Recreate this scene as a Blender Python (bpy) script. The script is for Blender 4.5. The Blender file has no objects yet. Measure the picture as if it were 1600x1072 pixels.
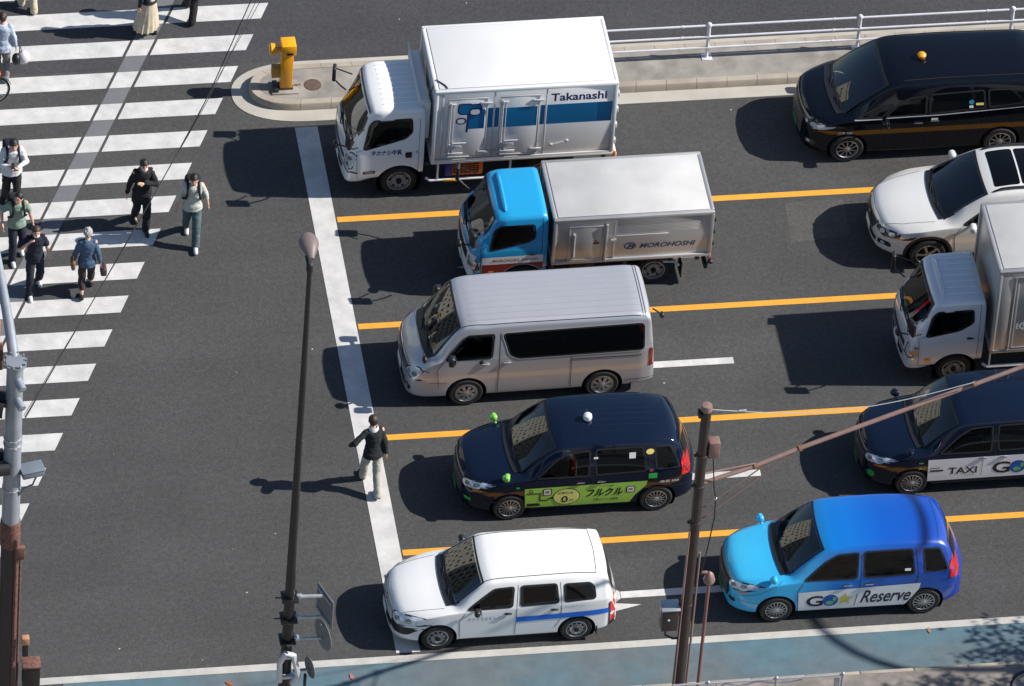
import bpy, bmesh, math, random
import numpy as np
from mathutils import Vector, Matrix, noise
from mathutils.bvhtree import BVHTree

random.seed(7)
SC = bpy.context.scene
COL = SC.collection
R = math.radians

# ------------------------------------------------------------------ camera, sky, sun
CAM_LOC = (-24.5463, -118.6807, 113.8917)
YAW, PITCH, ROLL, FPX = 0.203950454, 0.754352209, 0.082507122, 13813.02
_f = Vector((math.sin(YAW)*math.cos(PITCH), math.cos(YAW)*math.cos(PITCH), -math.sin(PITCH)))
_r0 = Vector((math.cos(YAW), -math.sin(YAW), 0)); _u0 = _r0.cross(_f)
_r = math.cos(ROLL)*_r0 + math.sin(ROLL)*_u0
_u = -math.sin(ROLL)*_r0 + math.cos(ROLL)*_u0
cd = bpy.data.cameras.new('camera'); cam = bpy.data.objects.new('camera', cd); COL.objects.link(cam)
m = Matrix.Identity(4)
for i in range(3):
    m[i][0] = _r[i]; m[i][1] = _u[i]; m[i][2] = -_f[i]; m[i][3] = CAM_LOC[i]
cam.matrix_world = m
cd.sensor_fit = 'HORIZONTAL'; cd.sensor_width = 36.0; cd.lens = FPX/1600*36.0
cd.clip_start = 1.0; cd.clip_end = 3000
SC.camera = cam

SUN_EL = R(38.5); SUN_SLOPE = 0.095
sd = Vector((math.cos(SUN_EL)*math.cos(math.atan(SUN_SLOPE)), -math.cos(SUN_EL)*math.sin(math.atan(SUN_SLOPE)), math.sin(SUN_EL)))
sl = bpy.data.lights.new('sun', 'SUN'); sl.energy = 4.9; sl.angle = R(0.53); sl.color = (1.0, 0.955, 0.89)
so = bpy.data.objects.new('sun', sl); COL.objects.link(so)
so.rotation_euler = sd.to_track_quat('Z', 'Y').to_euler(); so.location = sd*80
W = bpy.data.worlds.new('World'); SC.world = W; W.use_nodes = True
nt = W.node_tree; bg = nt.nodes['Background']
sk = nt.nodes.new('ShaderNodeTexSky'); sk.sky_type = 'NISHITA'; sk.sun_disc = False
sk.sun_elevation = SUN_EL
sk.sun_rotation = math.atan2(sd.x, sd.y)
sk.air_density = 1.0; sk.dust_density = .5; sk.ozone_density = 2.5
nt.links.new(sk.outputs[0], bg.inputs['Color']); bg.inputs['Strength'].default_value = 0.075
SC.view_settings.view_transform = 'Standard'; SC.view_settings.look = 'None'
SC.view_settings.exposure = 0.5; SC.view_settings.gamma = 1.0; SC.view_settings.use_curve_mapping = False

# ------------------------------------------------------------------ materials
MATS = {}
def rgb(*c):
    """sRGB 0-255 -> linear"""
    o = []
    for v in c:
        v /= 255.0
        o.append(v/12.92 if v <= 0.04045 else ((v+0.055)/1.055)**2.4)
    return tuple(o)
def mat(name, col=(.5, .5, .5), rough=.5, metal=0., coat=0., var=.06, scale=3., spec=.5, emit=None, bump=0., bscale=40.):
    if name in MATS: return MATS[name]
    M = bpy.data.materials.new(name); M.use_nodes = True; t = M.node_tree; b = t.nodes['Principled BSDF']
    b.inputs['Roughness'].default_value = rough; b.inputs['Metallic'].default_value = metal
    b.inputs['Coat Weight'].default_value = coat; b.inputs['Coat Roughness'].default_value = .04
    b.inputs['Specular IOR Level'].default_value = spec
    tc = t.nodes.new('ShaderNodeTexCoord')
    n = t.nodes.new('ShaderNodeTexNoise'); n.inputs['Scale'].default_value = scale; n.inputs['Detail'].default_value = 6
    t.links.new(tc.outputs['Object'], n.inputs['Vector'])
    mr = t.nodes.new('ShaderNodeMapRange'); mr.inputs['From Min'].default_value = .3; mr.inputs['From Max'].default_value = .7
    mr.inputs['To Min'].default_value = 1-var; mr.inputs['To Max'].default_value = 1+var
    t.links.new(n.outputs['Fac'], mr.inputs['Value'])
    mx = t.nodes.new('ShaderNodeMix'); mx.data_type = 'RGBA'; mx.blend_type = 'MULTIPLY'; mx.inputs['Factor'].default_value = 1
    mx.inputs['A'].default_value = (*col, 1); t.links.new(mr.outputs[0], mx.inputs['B'])
    t.links.new(mx.outputs['Result'], b.inputs['Base Color'])
    if bump:
        n2 = t.nodes.new('ShaderNodeTexNoise'); n2.inputs['Scale'].default_value = bscale; n2.inputs['Detail'].default_value = 4
        t.links.new(tc.outputs['Object'], n2.inputs['Vector'])
        bp = t.nodes.new('ShaderNodeBump'); bp.inputs['Strength'].default_value = bump; bp.inputs['Distance'].default_value = .02
        t.links.new(n2.outputs['Fac'], bp.inputs['Height']); t.links.new(bp.outputs[0], b.inputs['Normal'])
    if emit:
        b.inputs['Emission Color'].default_value = (*emit[0], 1); b.inputs['Emission Strength'].default_value = emit[1]
    MATS[name] = M; return M
def paint(name, col, metal=0., rough=.32, coat=1.0, grad=None):
    """car paint; the unpainted inner face of the shell is dark trim. grad = [(x, rgb), ...] livery along the body"""
    if name in MATS: return MATS[name]
    M = mat(name, col, rough, metal, coat, var=.025, scale=1.3)
    t = M.node_tree; b = t.nodes['Principled BSDF']
    out = t.nodes['Material Output']
    if grad:
        tc = t.nodes.new('ShaderNodeTexCoord'); sx = t.nodes.new('ShaderNodeSeparateXYZ'); t.links.new(tc.outputs['Object'], sx.inputs[0])
        mr = t.nodes.new('ShaderNodeMapRange'); mr.inputs['From Min'].default_value = 0; mr.inputs['From Max'].default_value = 4.4
        t.links.new(sx.outputs['X'], mr.inputs['Value'])
        cr = t.nodes.new('ShaderNodeValToRGB'); els = cr.color_ramp.elements
        while len(els) < len(grad): els.new(.5)
        for e, (x, c) in zip(els, grad): e.position = x/4.4; e.color = (*c, 1)
        t.links.new(mr.outputs[0], cr.inputs[0])
        for n in t.nodes:
            if n.type == 'MIX': t.links.new(cr.outputs[0], n.inputs['A'])
    ge = t.nodes.new('ShaderNodeNewGeometry'); df = t.nodes.new('ShaderNodeBsdfDiffuse'); df.inputs[0].default_value = (.03, .03, .032, 1)
    ms = t.nodes.new('ShaderNodeMixShader'); t.links.new(ge.outputs['Backfacing'], ms.inputs[0])
    t.links.new(b.outputs[0], ms.inputs[1]); t.links.new(df.outputs[0], ms.inputs[2]); t.links.new(ms.outputs[0], out.inputs[0])
    return M
def glass(name, tint=(.45, .5, .47), ior=1.55, base=.03):
    if name in MATS: return MATS[name]
    M = bpy.data.materials.new(name); M.use_nodes = True; t = M.node_tree
    for n in list(t.nodes): t.nodes.remove(n)
    out = t.nodes.new('ShaderNodeOutputMaterial'); tr = t.nodes.new('ShaderNodeBsdfTransparent'); tr.inputs[0].default_value = (*tint, 1)
    gl = t.nodes.new('ShaderNodeBsdfGlossy'); gl.inputs['Roughness'].default_value = .0; gl.inputs[0].default_value = (1, 1, 1, 1)
    fr = t.nodes.new('ShaderNodeFresnel'); fr.inputs[0].default_value = ior
    ma = t.nodes.new('ShaderNodeMath'); ma.operation = 'MULTIPLY_ADD'; ma.inputs[1].default_value = 1.2; ma.inputs[2].default_value = base
    t.links.new(fr.outputs[0], ma.inputs[0])
    ms = t.nodes.new('ShaderNodeMixShader'); t.links.new(ma.outputs[0], ms.inputs[0]); t.links.new(tr.outputs[0], ms.inputs[1]); t.links.new(gl.outputs[0], ms.inputs[2])
    t.links.new(ms.outputs[0], out.inputs[0]); MATS[name] = M; return M

M_BLACK = mat('black_plastic', (.015, .015, .017), .45)
M_RUB = mat('tyre_rubber', (.018, .018, .018), .85, bump=.3, bscale=60)
M_DARK = mat('dark_recess', (.006, .006, .007), .9)
M_RIM = mat('wheel_silver', (.42, .42, .42), .38, .75)
M_STEEL = mat('wheel_steel', (.30, .30, .30), .5, .5)
M_CHROME = mat('chrome_trim', (.75, .75, .77), .15, 1.)
M_GLASS = glass('windscreen_glass')
M_SGLASS = glass('side_glass', (.26, .28, .27), 1.38, 0.)
M_PRIV = mat('privacy_glass', (.003, .004, .005), .03, spec=.28, var=0)
M_LAMP = mat('lamp_lens', (.66, .69, .73), .08, .2, 1.)
M_TRIM = mat('trim_silver', (.58, .58, .60), .28, .25, .5)
M_LAMPD = mat('lamp_dark', (.06, .065, .07), .1, .3, 1.)
M_PROJ = mat('projector_lens', (.24, .26, .28), .08, .4, 1.)
M_RED = mat('red_lens', (.5, .008, .012), .12, 0, 1.)
M_AMBER = mat('amber_lens', (.75, .2, .01), .15, 0, 1.)
M_SEAT = mat('seat_fabric', (.05, .05, .055), .9)
M_SEATL = mat('seat_grey', (.16, .155, .15), .9)
M_DASH = mat('dashboard_plastic', (.03, .03, .033), .7)
M_WHITEP = mat('plate_white', (.75, .75, .72), .5)
M_GREENP = mat('plate_green', (.02, .14, .05), .5)
M_NAVY = mat('lettering_navy', rgb(30, 40, 105), .5)
M_INK = mat('lettering_black', (.012, .012, .014), .5)
M_VINYLW = mat('vinyl_white', (.72, .72, .72), .4)
M_ORANGE = mat('paint_orange', rgb(235, 110, 30), .5)
M_GALV = mat('galvanised_steel', (.46, .48, .50), .42, .55, var=.12, scale=8)

# ------------------------------------------------------------------ mesh helpers
def link(o, parent=None):
    COL.objects.link(o)
    if parent is not None: o.parent = parent
    return o
def obj(name, bm, mats, parent=None, sharp=35, loc=None, label=None):
    me = bpy.data.meshes.new(name)
    bmesh.ops.recalc_face_normals(bm, faces=bm.faces[:])
    bm.to_mesh(me); bm.free()
    return obj_me(name, me, mats, parent, sharp, loc, label)
def obj_me(name, me, mats, parent=None, sharp=35, loc=None, label=None):
    if not isinstance(mats, (list, tuple)): mats = [mats]
    if not me.materials:
        for x in mats: me.materials.append(x)
    if sharp:
        me.shade_smooth()
        if sharp < 179: me.set_sharp_from_angle(angle=R(sharp))
    o = bpy.data.objects.new(name, me); link(o, parent)
    if loc: o.location = loc
    if label: o['label'] = label
    return o
def tag(o, label, cat, group=None):
    o['label'] = label; o['category'] = cat
    if group: o['group'] = group
    return o
def struct(o, kind='structure'):
    o['kind'] = kind; return o
def thing(name, label, cat, loc=(0, 0, 0), rz=0., group=None):
    o = bpy.data.objects.new(name, None); o.empty_display_size = .3; link(o); o.location = loc; o.rotation_euler = (0, 0, rz)
    return tag(o, label, cat, group)
NB = bmesh.new
def box(bm, c, s, bev=0., rot=None, mi=0, seg=2):
    g = bmesh.ops.create_cube(bm, size=1.0); vs = g['verts']
    bmesh.ops.scale(bm, vec=s, verts=vs)
    fs = list({f for v in vs for f in v.link_faces})
    if bev:
        es = list({e for f in fs for e in f.edges})
        r = bmesh.ops.bevel(bm, geom=es, offset=min(bev, min(s)*.49), segments=seg, profile=.5, affect='EDGES', clamp_overlap=True)
        fs = list(set([f for f in r['faces'] if f.is_valid] + [f for f in fs if f.is_valid]))
        vs = list({v for f in fs for v in f.verts})
        vs2 = set(vs); st = list(vs)
        while st:
            v = st.pop()
            for e in v.link_edges:
                w = e.other_vert(v)
                if w not in vs2: vs2.add(w); st.append(w)
        vs = list(vs2); fs = list({f for v in vs for f in v.link_faces})
    M = Matrix.Translation(c)
    if rot is not None: M = M @ rot.to_4x4()
    bmesh.ops.transform(bm, matrix=M, verts=vs)
    for f in fs: f.material_index = mi
    return vs
def ring_tube(bm, rings, mi=0, caps=True, closed=False):
    n = len(rings[0]); V = [[bm.verts.new(p) for p in rg] for rg in rings]
    K = len(V)
    for i in range(K if closed else K-1):
        a, b = V[i], V[(i+1) % K]
        for j in range(n):
            f = bm.faces.new((a[j], a[(j+1) % n], b[(j+1) % n], b[j])); f.material_index = mi
    if caps and not closed:
        for rg in (V[0][::-1], V[-1]):
            try: bm.faces.new(rg).material_index = mi
            except ValueError: pass
def frame_of(d):
    d = Vector(d).normalized(); a = Vector((0, 0, 1)) if abs(d.z) < .9 else Vector((1, 0, 0))
    x = d.cross(a).normalized(); return x, d.cross(x).normalized()
def tube(bm, pts, r, n=8, mi=0, caps=True):
    pts = [Vector(p) for p in pts]; rs = r if isinstance(r, (list, tuple)) else [r]*len(pts); rings = []
    x = None
    for i, p in enumerate(pts):
        d = (pts[min(i+1, len(pts)-1)]-pts[max(i-1, 0)])
        if x is None: x, y = frame_of(d)
        else:
            dn = d.normalized(); x = (x-dn*x.dot(dn)).normalized(); y = dn.cross(x)
        rings.append([p+x*(math.cos(2*math.pi*k/n)*rs[i])+y*(math.sin(2*math.pi*k/n)*rs[i]) for k in range(n)])
    ring_tube(bm, rings, mi, caps)
def lathe(bm, prof, o=(0, 0, 0), ax=(0, 0, 1), n=20, mi=0, caps=True):
    """prof = [(r, h)] along axis ax from o"""
    o = Vector(o); d = Vector(ax).normalized(); x, y = frame_of(d)
    ring_tube(bm, [[o+d*h+x*(math.cos(2*math.pi*k/n)*max(r, 1e-4))+y*(math.sin(2*math.pi*k/n)*max(r, 1e-4)) for k in range(n)] for r, h in prof], mi, caps)
def blob(bm, c, r, mi=0, sub=2, rot=None):
    g = bmesh.ops.create_icosphere(bm, subdivisions=sub, radius=1.0); vs = g['verts']
    bmesh.ops.scale(bm, vec=r if isinstance(r, (tuple, list)) else (r, r, r), verts=vs)
    M = Matrix.Translation(c)
    if rot is not None: M = M @ rot.to_4x4()
    bmesh.ops.transform(bm, matrix=M, verts=vs)
    for v in vs:
        for f in v.link_faces: f.material_index = mi
def prism(bm, poly, axis, a, b, mi=0):
    """extrude 2-D polygon along axis 'x','y' or 'z' from a to b"""
    def P(u, v, w): return {'x': (w, u, v), 'y': (u, w, v), 'z': (u, v, w)}[axis]
    A = [bm.verts.new(P(u, v, a)) for u, v in poly]; B = [bm.verts.new(P(u, v, b)) for u, v in poly]
    n = len(poly); fs = [bm.faces.new(A[::-1]), bm.faces.new(B)]
    for i in range(n): fs.append(bm.faces.new((A[i], A[(i+1) % n], B[(i+1) % n], B[i])))
    for f in fs: f.material_index = mi
def flat_grid(poly, step=.05):
    """2-D polygon -> (verts2d, tris) diced so that it can be bent onto a surface"""
    bm = NB(); f = bm.faces.new([bm.verts.new((u, v, 0)) for u, v in poly])
    for ax in (0, 1):
        lo = min(p[ax] for p in poly); hi = max(p[ax] for p in poly); k = int((hi-lo)/step)
        for i in range(1, k+1):
            co = [0, 0, 0]; no = [0, 0, 0]; co[ax] = lo+(hi-lo)*i/(k+1); no[ax] = 1
            bmesh.ops.bisect_plane(bm, geom=bm.verts[:]+bm.edges[:]+bm.faces[:], plane_co=co, plane_no=no, dist=1e-5)
    bmesh.ops.triangulate(bm, faces=[f for f in bm.faces if len(f.verts) > 4])
    bm.verts.index_update()
    vs = [(v.co.x, v.co.y) for v in bm.verts]; fs = [tuple(v.index for v in f.verts) for f in bm.faces]
    bm.free(); return vs, fs
def text2d(s, size=1., bold=0., shear=0., spacing=1., res=3, sx=1.):
    """lettering as flat triangles, scaled so that height of the capitals ~ size; origin left of the base line"""
    cu = bpy.data.curves.new('lettering', 'FONT'); cu.body = s; cu.size = size*1.37; cu.offset = bold*size; cu.shear = shear
    cu.space_character = spacing; cu.resolution_u = res; cu.fill_mode = 'FRONT'
    o = bpy.data.objects.new('lettering', cu); COL.objects.link(o)
    dg = bpy.context.evaluated_depsgraph_get(); me = o.evaluated_get(dg).to_mesh()
    vs = [(v.co.x*sx, v.co.y) for v in me.vertices]; fs = [tuple(p.vertices) for p in me.polygons]
    bpy.data.objects.remove(o); bpy.data.curves.remove(cu)
    return vs, fs
def fit2d(vf, x0, x1, y0, y1=None):
    vs, fs = vf
    if not vs: return vf
    a = min(v[0] for v in vs); b = max(v[0] for v in vs); c = min(v[1] for v in vs); d = max(v[1] for v in vs)
    k = (x1-x0)/max(b-a, 1e-6); ky = k if y1 is None else (y1-y0)/max(d-c, 1e-6)
    return [(x0+(u-a)*k, y0+(v-c)*ky) for u, v in vs], fs
def disc2d(cx, cy, r, n=24, r2=None):
    r2 = r2 or r
    return [(cx+r*math.cos(2*math.pi*k/n), cy+r2*math.sin(2*math.pi*k/n)) for k in range(n)]
def ring2d(poly, poly2):
    n = len(poly); return list(poly)+list(poly2), [(i, (i+1) % n, n+(i+1) % n, n+i) for i in range(n)]
def offset_poly(poly, d):
    """move a polygon inwards by d"""
    A = sum(poly[i-1][0]*poly[i][1]-poly[i][0]*poly[i-1][1] for i in range(len(poly))); s = 1 if A > 0 else -1
    out = []; n = len(poly)
    for i in range(n):
        p0, p1, p2 = [Vector(poly[(i+k) % n]) for k in (-1, 0, 1)]
        a = (p1-p0).normalized(); b = (p2-p1).normalized()
        na = Vector((-a.y, a.x))*s; nb = Vector((-b.y, b.x))*s
        k = 1+na.dot(nb); q = p1+(na+nb)*(d/max(k, .35)); out.append((q.x, q.y))
    return out
def round_poly(poly, r, k=4):
    out = []; n = len(poly)
    for i in range(n):
        p0, p1, p2 = [Vector(poly[(i+j) % n]) for j in (-1, 0, 1)]
        a = p0-p1; b = p2-p1; t = min(r, a.length*.45, b.length*.45); A = p1+a.normalized()*t; B = p1+b.normalized()*t
        for j in range(k+1):
            u = j/k; q = A*(1-u)**2+p1*2*u*(1-u)+B*u*u; out.append((q.x, q.y))
    return out
def inside(poly, x, y):
    c = False; j = len(poly)-1
    for i in range(len(poly)):
        xi, yi = poly[i]; xj, yj = poly[j]
        if (yi > y) != (yj > y) and x < (xj-xi)*(y-yi)/(yj-yi)+xi: c = not c
        j = i
    return c

# ------------------------------------------------------------------ vehicle shells
def mono(keys):
    """monotone cubic through (x, v) keys"""
    xs = [k[0] for k in keys]; ys = [k[1] for k in keys]; n = len(xs)
    if n == 1: return lambda x: ys[0]
    d = [(ys[i+1]-ys[i])/(xs[i+1]-xs[i]) for i in range(n-1)]
    t = [d[0]]+[0 if d[i-1]*d[i] <= 0 else 2*d[i-1]*d[i]/(d[i-1]+d[i]) for i in range(1, n-1)]+[d[-1]]
    def f(x):
        if x <= xs[0]: return ys[0]
        if x >= xs[-1]: return ys[-1]
        i = 0
        while x > xs[i+1]: i += 1
        h = xs[i+1]-xs[i]; u = (x-xs[i])/h
        return (2*u**3-3*u**2+1)*ys[i]+(u**3-2*u**2+u)*h*t[i]+(-2*u**3+3*u**2)*ys[i+1]+(u**3-u**2)*h*t[i+1]
    return f
def K(v): return v if isinstance(v, list) else [(0, v)]
class Shell:
    """body shell: local x from the nose to the tail, y to the driver's right (far side), z up"""
    def __init__(s, L, zt, belt, zb, w, wt, cr, rad, c, p=2.2, tilt=0.):
        s.L = L; s.zt, s.belt, s.zb, s.w, s.wt, s.cr, s.rad, s.c = [mono(K(v)) for v in (zt, belt, zb, w, wt, cr, rad, c)]
        s.p = p; s.W = max(k[1] for k in K(w)); s.tilt = tilt
    def half(s, x):
        zb, w, wt, zt, cr, r = s.zb(x), s.w(x), s.wt(x), s.zt(x), s.cr(x), s.rad(x)
        wt = min(wt, w*.985); ze = zt-cr; b = min(s.belt(x), ze-.02); b = max(b, zb+.1)
        zm = zb+(b-zb)*.5
        P = [(.90*w, zb), (.945*w, zb+.015), (.985*w, zb+.06)]
        def q(a, m, c, n, first=False):
            for k in range(0 if first else 1, n+1):
                u = k/n; P.append((a[0]*(1-u)**2+m[0]*2*u*(1-u)+c[0]*u*u, a[1]*(1-u)**2+m[1]*2*u*(1-u)+c[1]*u*u))
        q(P[-1], (w, zb+.1), (w, zm), 6); q((w, zm), (w, b-.02), (w*.985, b), 8)
        D = Vector((w*.985, b)); E = Vector((wt, ze)); ln = (D-E).length
        if ln < 1e-5: ln = 1e-5
        e1 = E+(D-E)*(min(r, .6*ln)/ln); tr = min(r, wt*.5); T = (wt-tr, zt-cr*((wt-tr)/wt)**2)
        q((D.x, D.y), tuple((D+e1)/2+Vector((.012, .0))), (e1.x, e1.y), 12); q((e1.x, e1.y), (E.x, E.y), T, 7)
        for k in range(1, 11):
            y = T[0]*(1-k/10); P.append((y, zt-cr*(y/wt)**2))
        return P
    def dfm(s, x, y, z): return (x+s.c(x)*(min(abs(y)/s.W, 1.))**s.p, y, z)
    def top(s, x, y): return s.zt(x)-s.cr(x)*min(1, abs(y)/s.wt(x))**2
    def make(s):
        L = s.L; xs = sorted(set([0, .008, .02, .04, .065, .1]+[.1+i*(L-.2)/int(L/.036) for i in range(1, int(L/.036))]+[L-.1, L-.065, L-.04, L-.02, L-.008, L]))
        bm = NB(); s.U = {}; rings = []
        for x in xs:
            h = s.half(x); pts = h+[(-y, z) for y, z in h[:-1][::-1]]; rg = []
            for y, z in pts:
                v = bm.verts.new(s.dfm(x, y, z)); s.U[v] = (x, y, z); rg.append(v)
            rings.append(rg)
        n = len(rings[0]); N = (n+1)//2
        for a, b in zip(rings, rings[1:]):
            for j in range(n): bm.faces.new((a[j], a[(j+1) % n], b[(j+1) % n], b[j]))
        for rg, x, fl in ((rings[0], 0., 1), (rings[-1], L, 0)):
            M = 14; rows = []
            for j in range(N-1):
                a, b = rg[j], rg[n-1-j]; ya, z = s.U[a][1], s.U[a][2]; row = [a]
                for k in range(1, M):
                    y = ya*(1-2*k/M); v = bm.verts.new(s.dfm(x, y, z)); s.U[v] = (x, y, z); row.append(v)
                rows.append(row+[b])
            topv = rg[N-1]
            for r0, r1 in zip(rows, rows[1:]):
                for k in range(M):
                    q = (r0[k], r0[k+1], r1[k+1], r1[k]); bm.faces.new(q if fl else q[::-1])
            for k in range(M):
                q = (rows[-1][k], rows[-1][k+1], topv); bm.faces.new(q if fl else q[::-1])
        bmesh.ops.recalc_face_normals(bm, faces=bm.faces[:])
        bm.normal_update(); s.bm = bm; s.bvh = BVHTree.FromBMesh(bm)
        return s
    def hit(s, o, d):
        r = s.bvh.ray_cast(Vector(o), Vector(d)); return r[0], r[1]
    def side(s, x, z, sgn=-1, off=0.):
        p, n = s.hit((x, sgn*3, z), (0, -sgn, 0))
        return None if p is None else p+Vector((0, sgn*off, 0))
    def front(s, y, z, off=0.):
        p, n = s.hit((-2, y, z), (1, 0, 0)); return None if p is None else p-Vector((off, 0, 0))
    def rear(s, y, z, off=0.):
        p, n = s.hit((s.L+2, y, z), (-1, 0, 0)); return None if p is None else p+Vector((off, 0, 0))
    def roof(s, x, y, off=0.):
        p, n = s.hit((x, y, 6), (0, 0, -1)); return None if p is None else p+Vector((0, 0, off))
    def lay(s, bm, vf, how, sgn=-1, off=.004, mi=0):
        vs, fs = vf; f = {'side': lambda u, v: s.side(u, v, sgn, off), 'front': lambda u, v: s.front(u, v, off), 'rear': lambda u, v: s.rear(u, v, off), 'top': lambda u, v: s.roof(u, v, off)}[how]
        V = []
        for u, v in vs:
            p = f(u, v); V.append(bm.verts.new(p) if p is not None else None)
        for t in fs:
            q = [V[i] for i in t]
            if None in q or len(set(q)) < 3: continue
            try: g = bm.faces.new(q)
            except ValueError: continue
            g.material_index = mi; g.normal_update(); out = {'side': Vector((0, sgn, 0)), 'front': Vector((-1, 0, 0)), 'rear': Vector((1, 0, 0)), 'top': Vector((0, 0, 1))}[how]
            if g.normal.dot(out) < 0: g.normal_flip()
        return bm
    def patch(s, name, poly, how, mats, parent, sgn=-1, off=.004, step=.05, label=None):
        bm = NBK(); s.lay(bm, flat_grid(poly, step), how, sgn, off); return objk(name, bm, mats, parent, label=label)
    def screen(s, xa, xb, mrg, off=.004, nx=36, ny=40, band=.05, xtop=None):
        """wind-screen grid between stations xa, xb; returns (glass bm, border bm)"""
        G, B = NBK(), NBK(); P = {}
        xm = (xa+xb)/2
        def row(x, q): y = (s.wt(x)-mrg)*q; return Vector(s.dfm(x, y, s.top(x, y)))
        def pos(u, q):                                        # one smooth sheet: parabola through foot, middle and head of the opening
            return row(xa, q)*((1-u)*(1-2*u))+row(xm, q)*(4*u*(1-u))+row(xb, q)*(u*(2*u-1))
        e = .01
        for i in range(nx+1):
            u = i/nx
            for j in range(ny+1):
                q = -1+2*j/ny
                p = pos(u, q); dx = pos(u+e, q)-pos(u-e, q); dy = pos(u, q+e)-pos(u, q-e); nn = dx.cross(dy).normalized()
                if nn.z < 0: nn = -nn
                P[i, j] = p+nn*(off+.006)
        lx = (P[nx, ny//2]-P[0, ny//2]).length; ly = (P[nx//2, ny]-P[nx//2, 0]).length
        bi = max(1, round(band/lx*nx)); bj = max(1, round(band*.8/ly*ny))
        VG, VB = {}, {}
        for i in range(nx):
            for j in range(ny):
                border = i < bi or i >= nx-bi or j < bj or j >= ny-bj
                bm, V = (B, VB) if border else (G, VG)
                q = []
                for a, b in ((i, j), (i+1, j), (i+1, j+1), (i, j+1)):
                    if (a, b) not in V: V[a, b] = bm.verts.new(P[a, b])
                    q.append(V[a, b])
                f = bm.faces.new(q); f.normal_update()
                if f.normal.z < 0: f.normal_flip()
        return G, B
    def carve(s, wheels=(), sides=(), screen=None, both=True):
        """openings: wheels = [(x, z, r)], sides = [polygons (x,z)], screen = (xa, xb, margin)"""
        bm = s.bm; kill = []
        for f in bm.faces:
            if any(v not in s.U for v in f.verts): continue
            c = f.calc_center_median(); k = False
            for x, z, r in wheels:
                if abs(c.y) > .52*s.W and (c.x-x)**2+(c.z-z)**2 < r*r and abs(f.normal.x) < .97: k = True
            if not k and abs(c.y) > .5*s.W and abs(f.normal.y) > .3:
                for pl in sides:
                    if inside(pl, c.x, c.z): k = True
            if not k and screen:
                u = [s.U[v] for v in f.verts]; ux = sum(a[0] for a in u)/len(u); uy = sum(a[1] for a in u)/len(u)
                if screen[0]+.05 < ux < screen[1]-.04 and abs(uy) < s.wt(ux)-screen[2]-.04 and f.normal.z > .05: k = True
            if k: kill.append(f)
        bmesh.ops.delete(bm, geom=kill, context='FACES')
        for v in bm.verts:
            if v.is_boundary and v.is_valid:
                for x, z, r in wheels:
                    d = math.hypot(v.co.x-x, v.co.z-z)
                    if abs(v.co.y) > .6*s.W and abs(d-r) < .07 and v.co.z > s.zb(v.co.x)+.02:
                        v.co.x = x+(v.co.x-x)*r/d; v.co.z = z+(v.co.z-z)*r/d
        for x, z, r in wheels:                               # wheel housings
            for sg in (-1, 1):
                y0, y1 = sg*s.W*.965, sg*s.W*.5; rings = []
                for rr, y in ((r+.004, y0), (r+.004, y1), (.02, y1)):
                    rings.append([(x+math.cos(t)*rr, y, max(z+math.sin(t)*rr, .12)) for t in [k*2*math.pi/24 for k in range(24)]])
                ring_tube(bm, rings, 1, False)
        return s
    def seam(s, pts, sgn=-1, r=.0045, mi=1, how='side', step=.06):
        q = []
        for a, b in zip(pts, pts[1:]):
            n = max(1, int(math.hypot(b[0]-a[0], b[1]-a[1])/step))
            q += [(a[0]+(b[0]-a[0])*k/n, a[1]+(b[1]-a[1])*k/n) for k in range(n)]
        q.append(pts[-1]); P = []
        for u, v in q:
            p = s.side(u, v, sgn) if how == 'side' else s.roof(u, v) if how == 'top' else s.front(u, v) if how == 'front' else s.rear(u, v)
            if p is not None: P.append(p)
        if len(P) > 1: tube(s.bm, P, r, 5, mi)
    def body(s, mats, parent, name='body'):
        bm = s.bm; me = bpy.data.meshes.new(name); bm.to_mesh(me); bm.free()
        return obj_me(name, me, mats, parent, 40)
def NBK():
    return bmesh.new()
def objk(name, bm, mats, parent=None, sharp=60, loc=None, label=None):
    """like obj but keeps the face directions"""
    me = bpy.data.meshes.new(name); bm.to_mesh(me); bm.free()
    return obj_me(name, me, mats, parent, sharp, loc, label)
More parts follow.
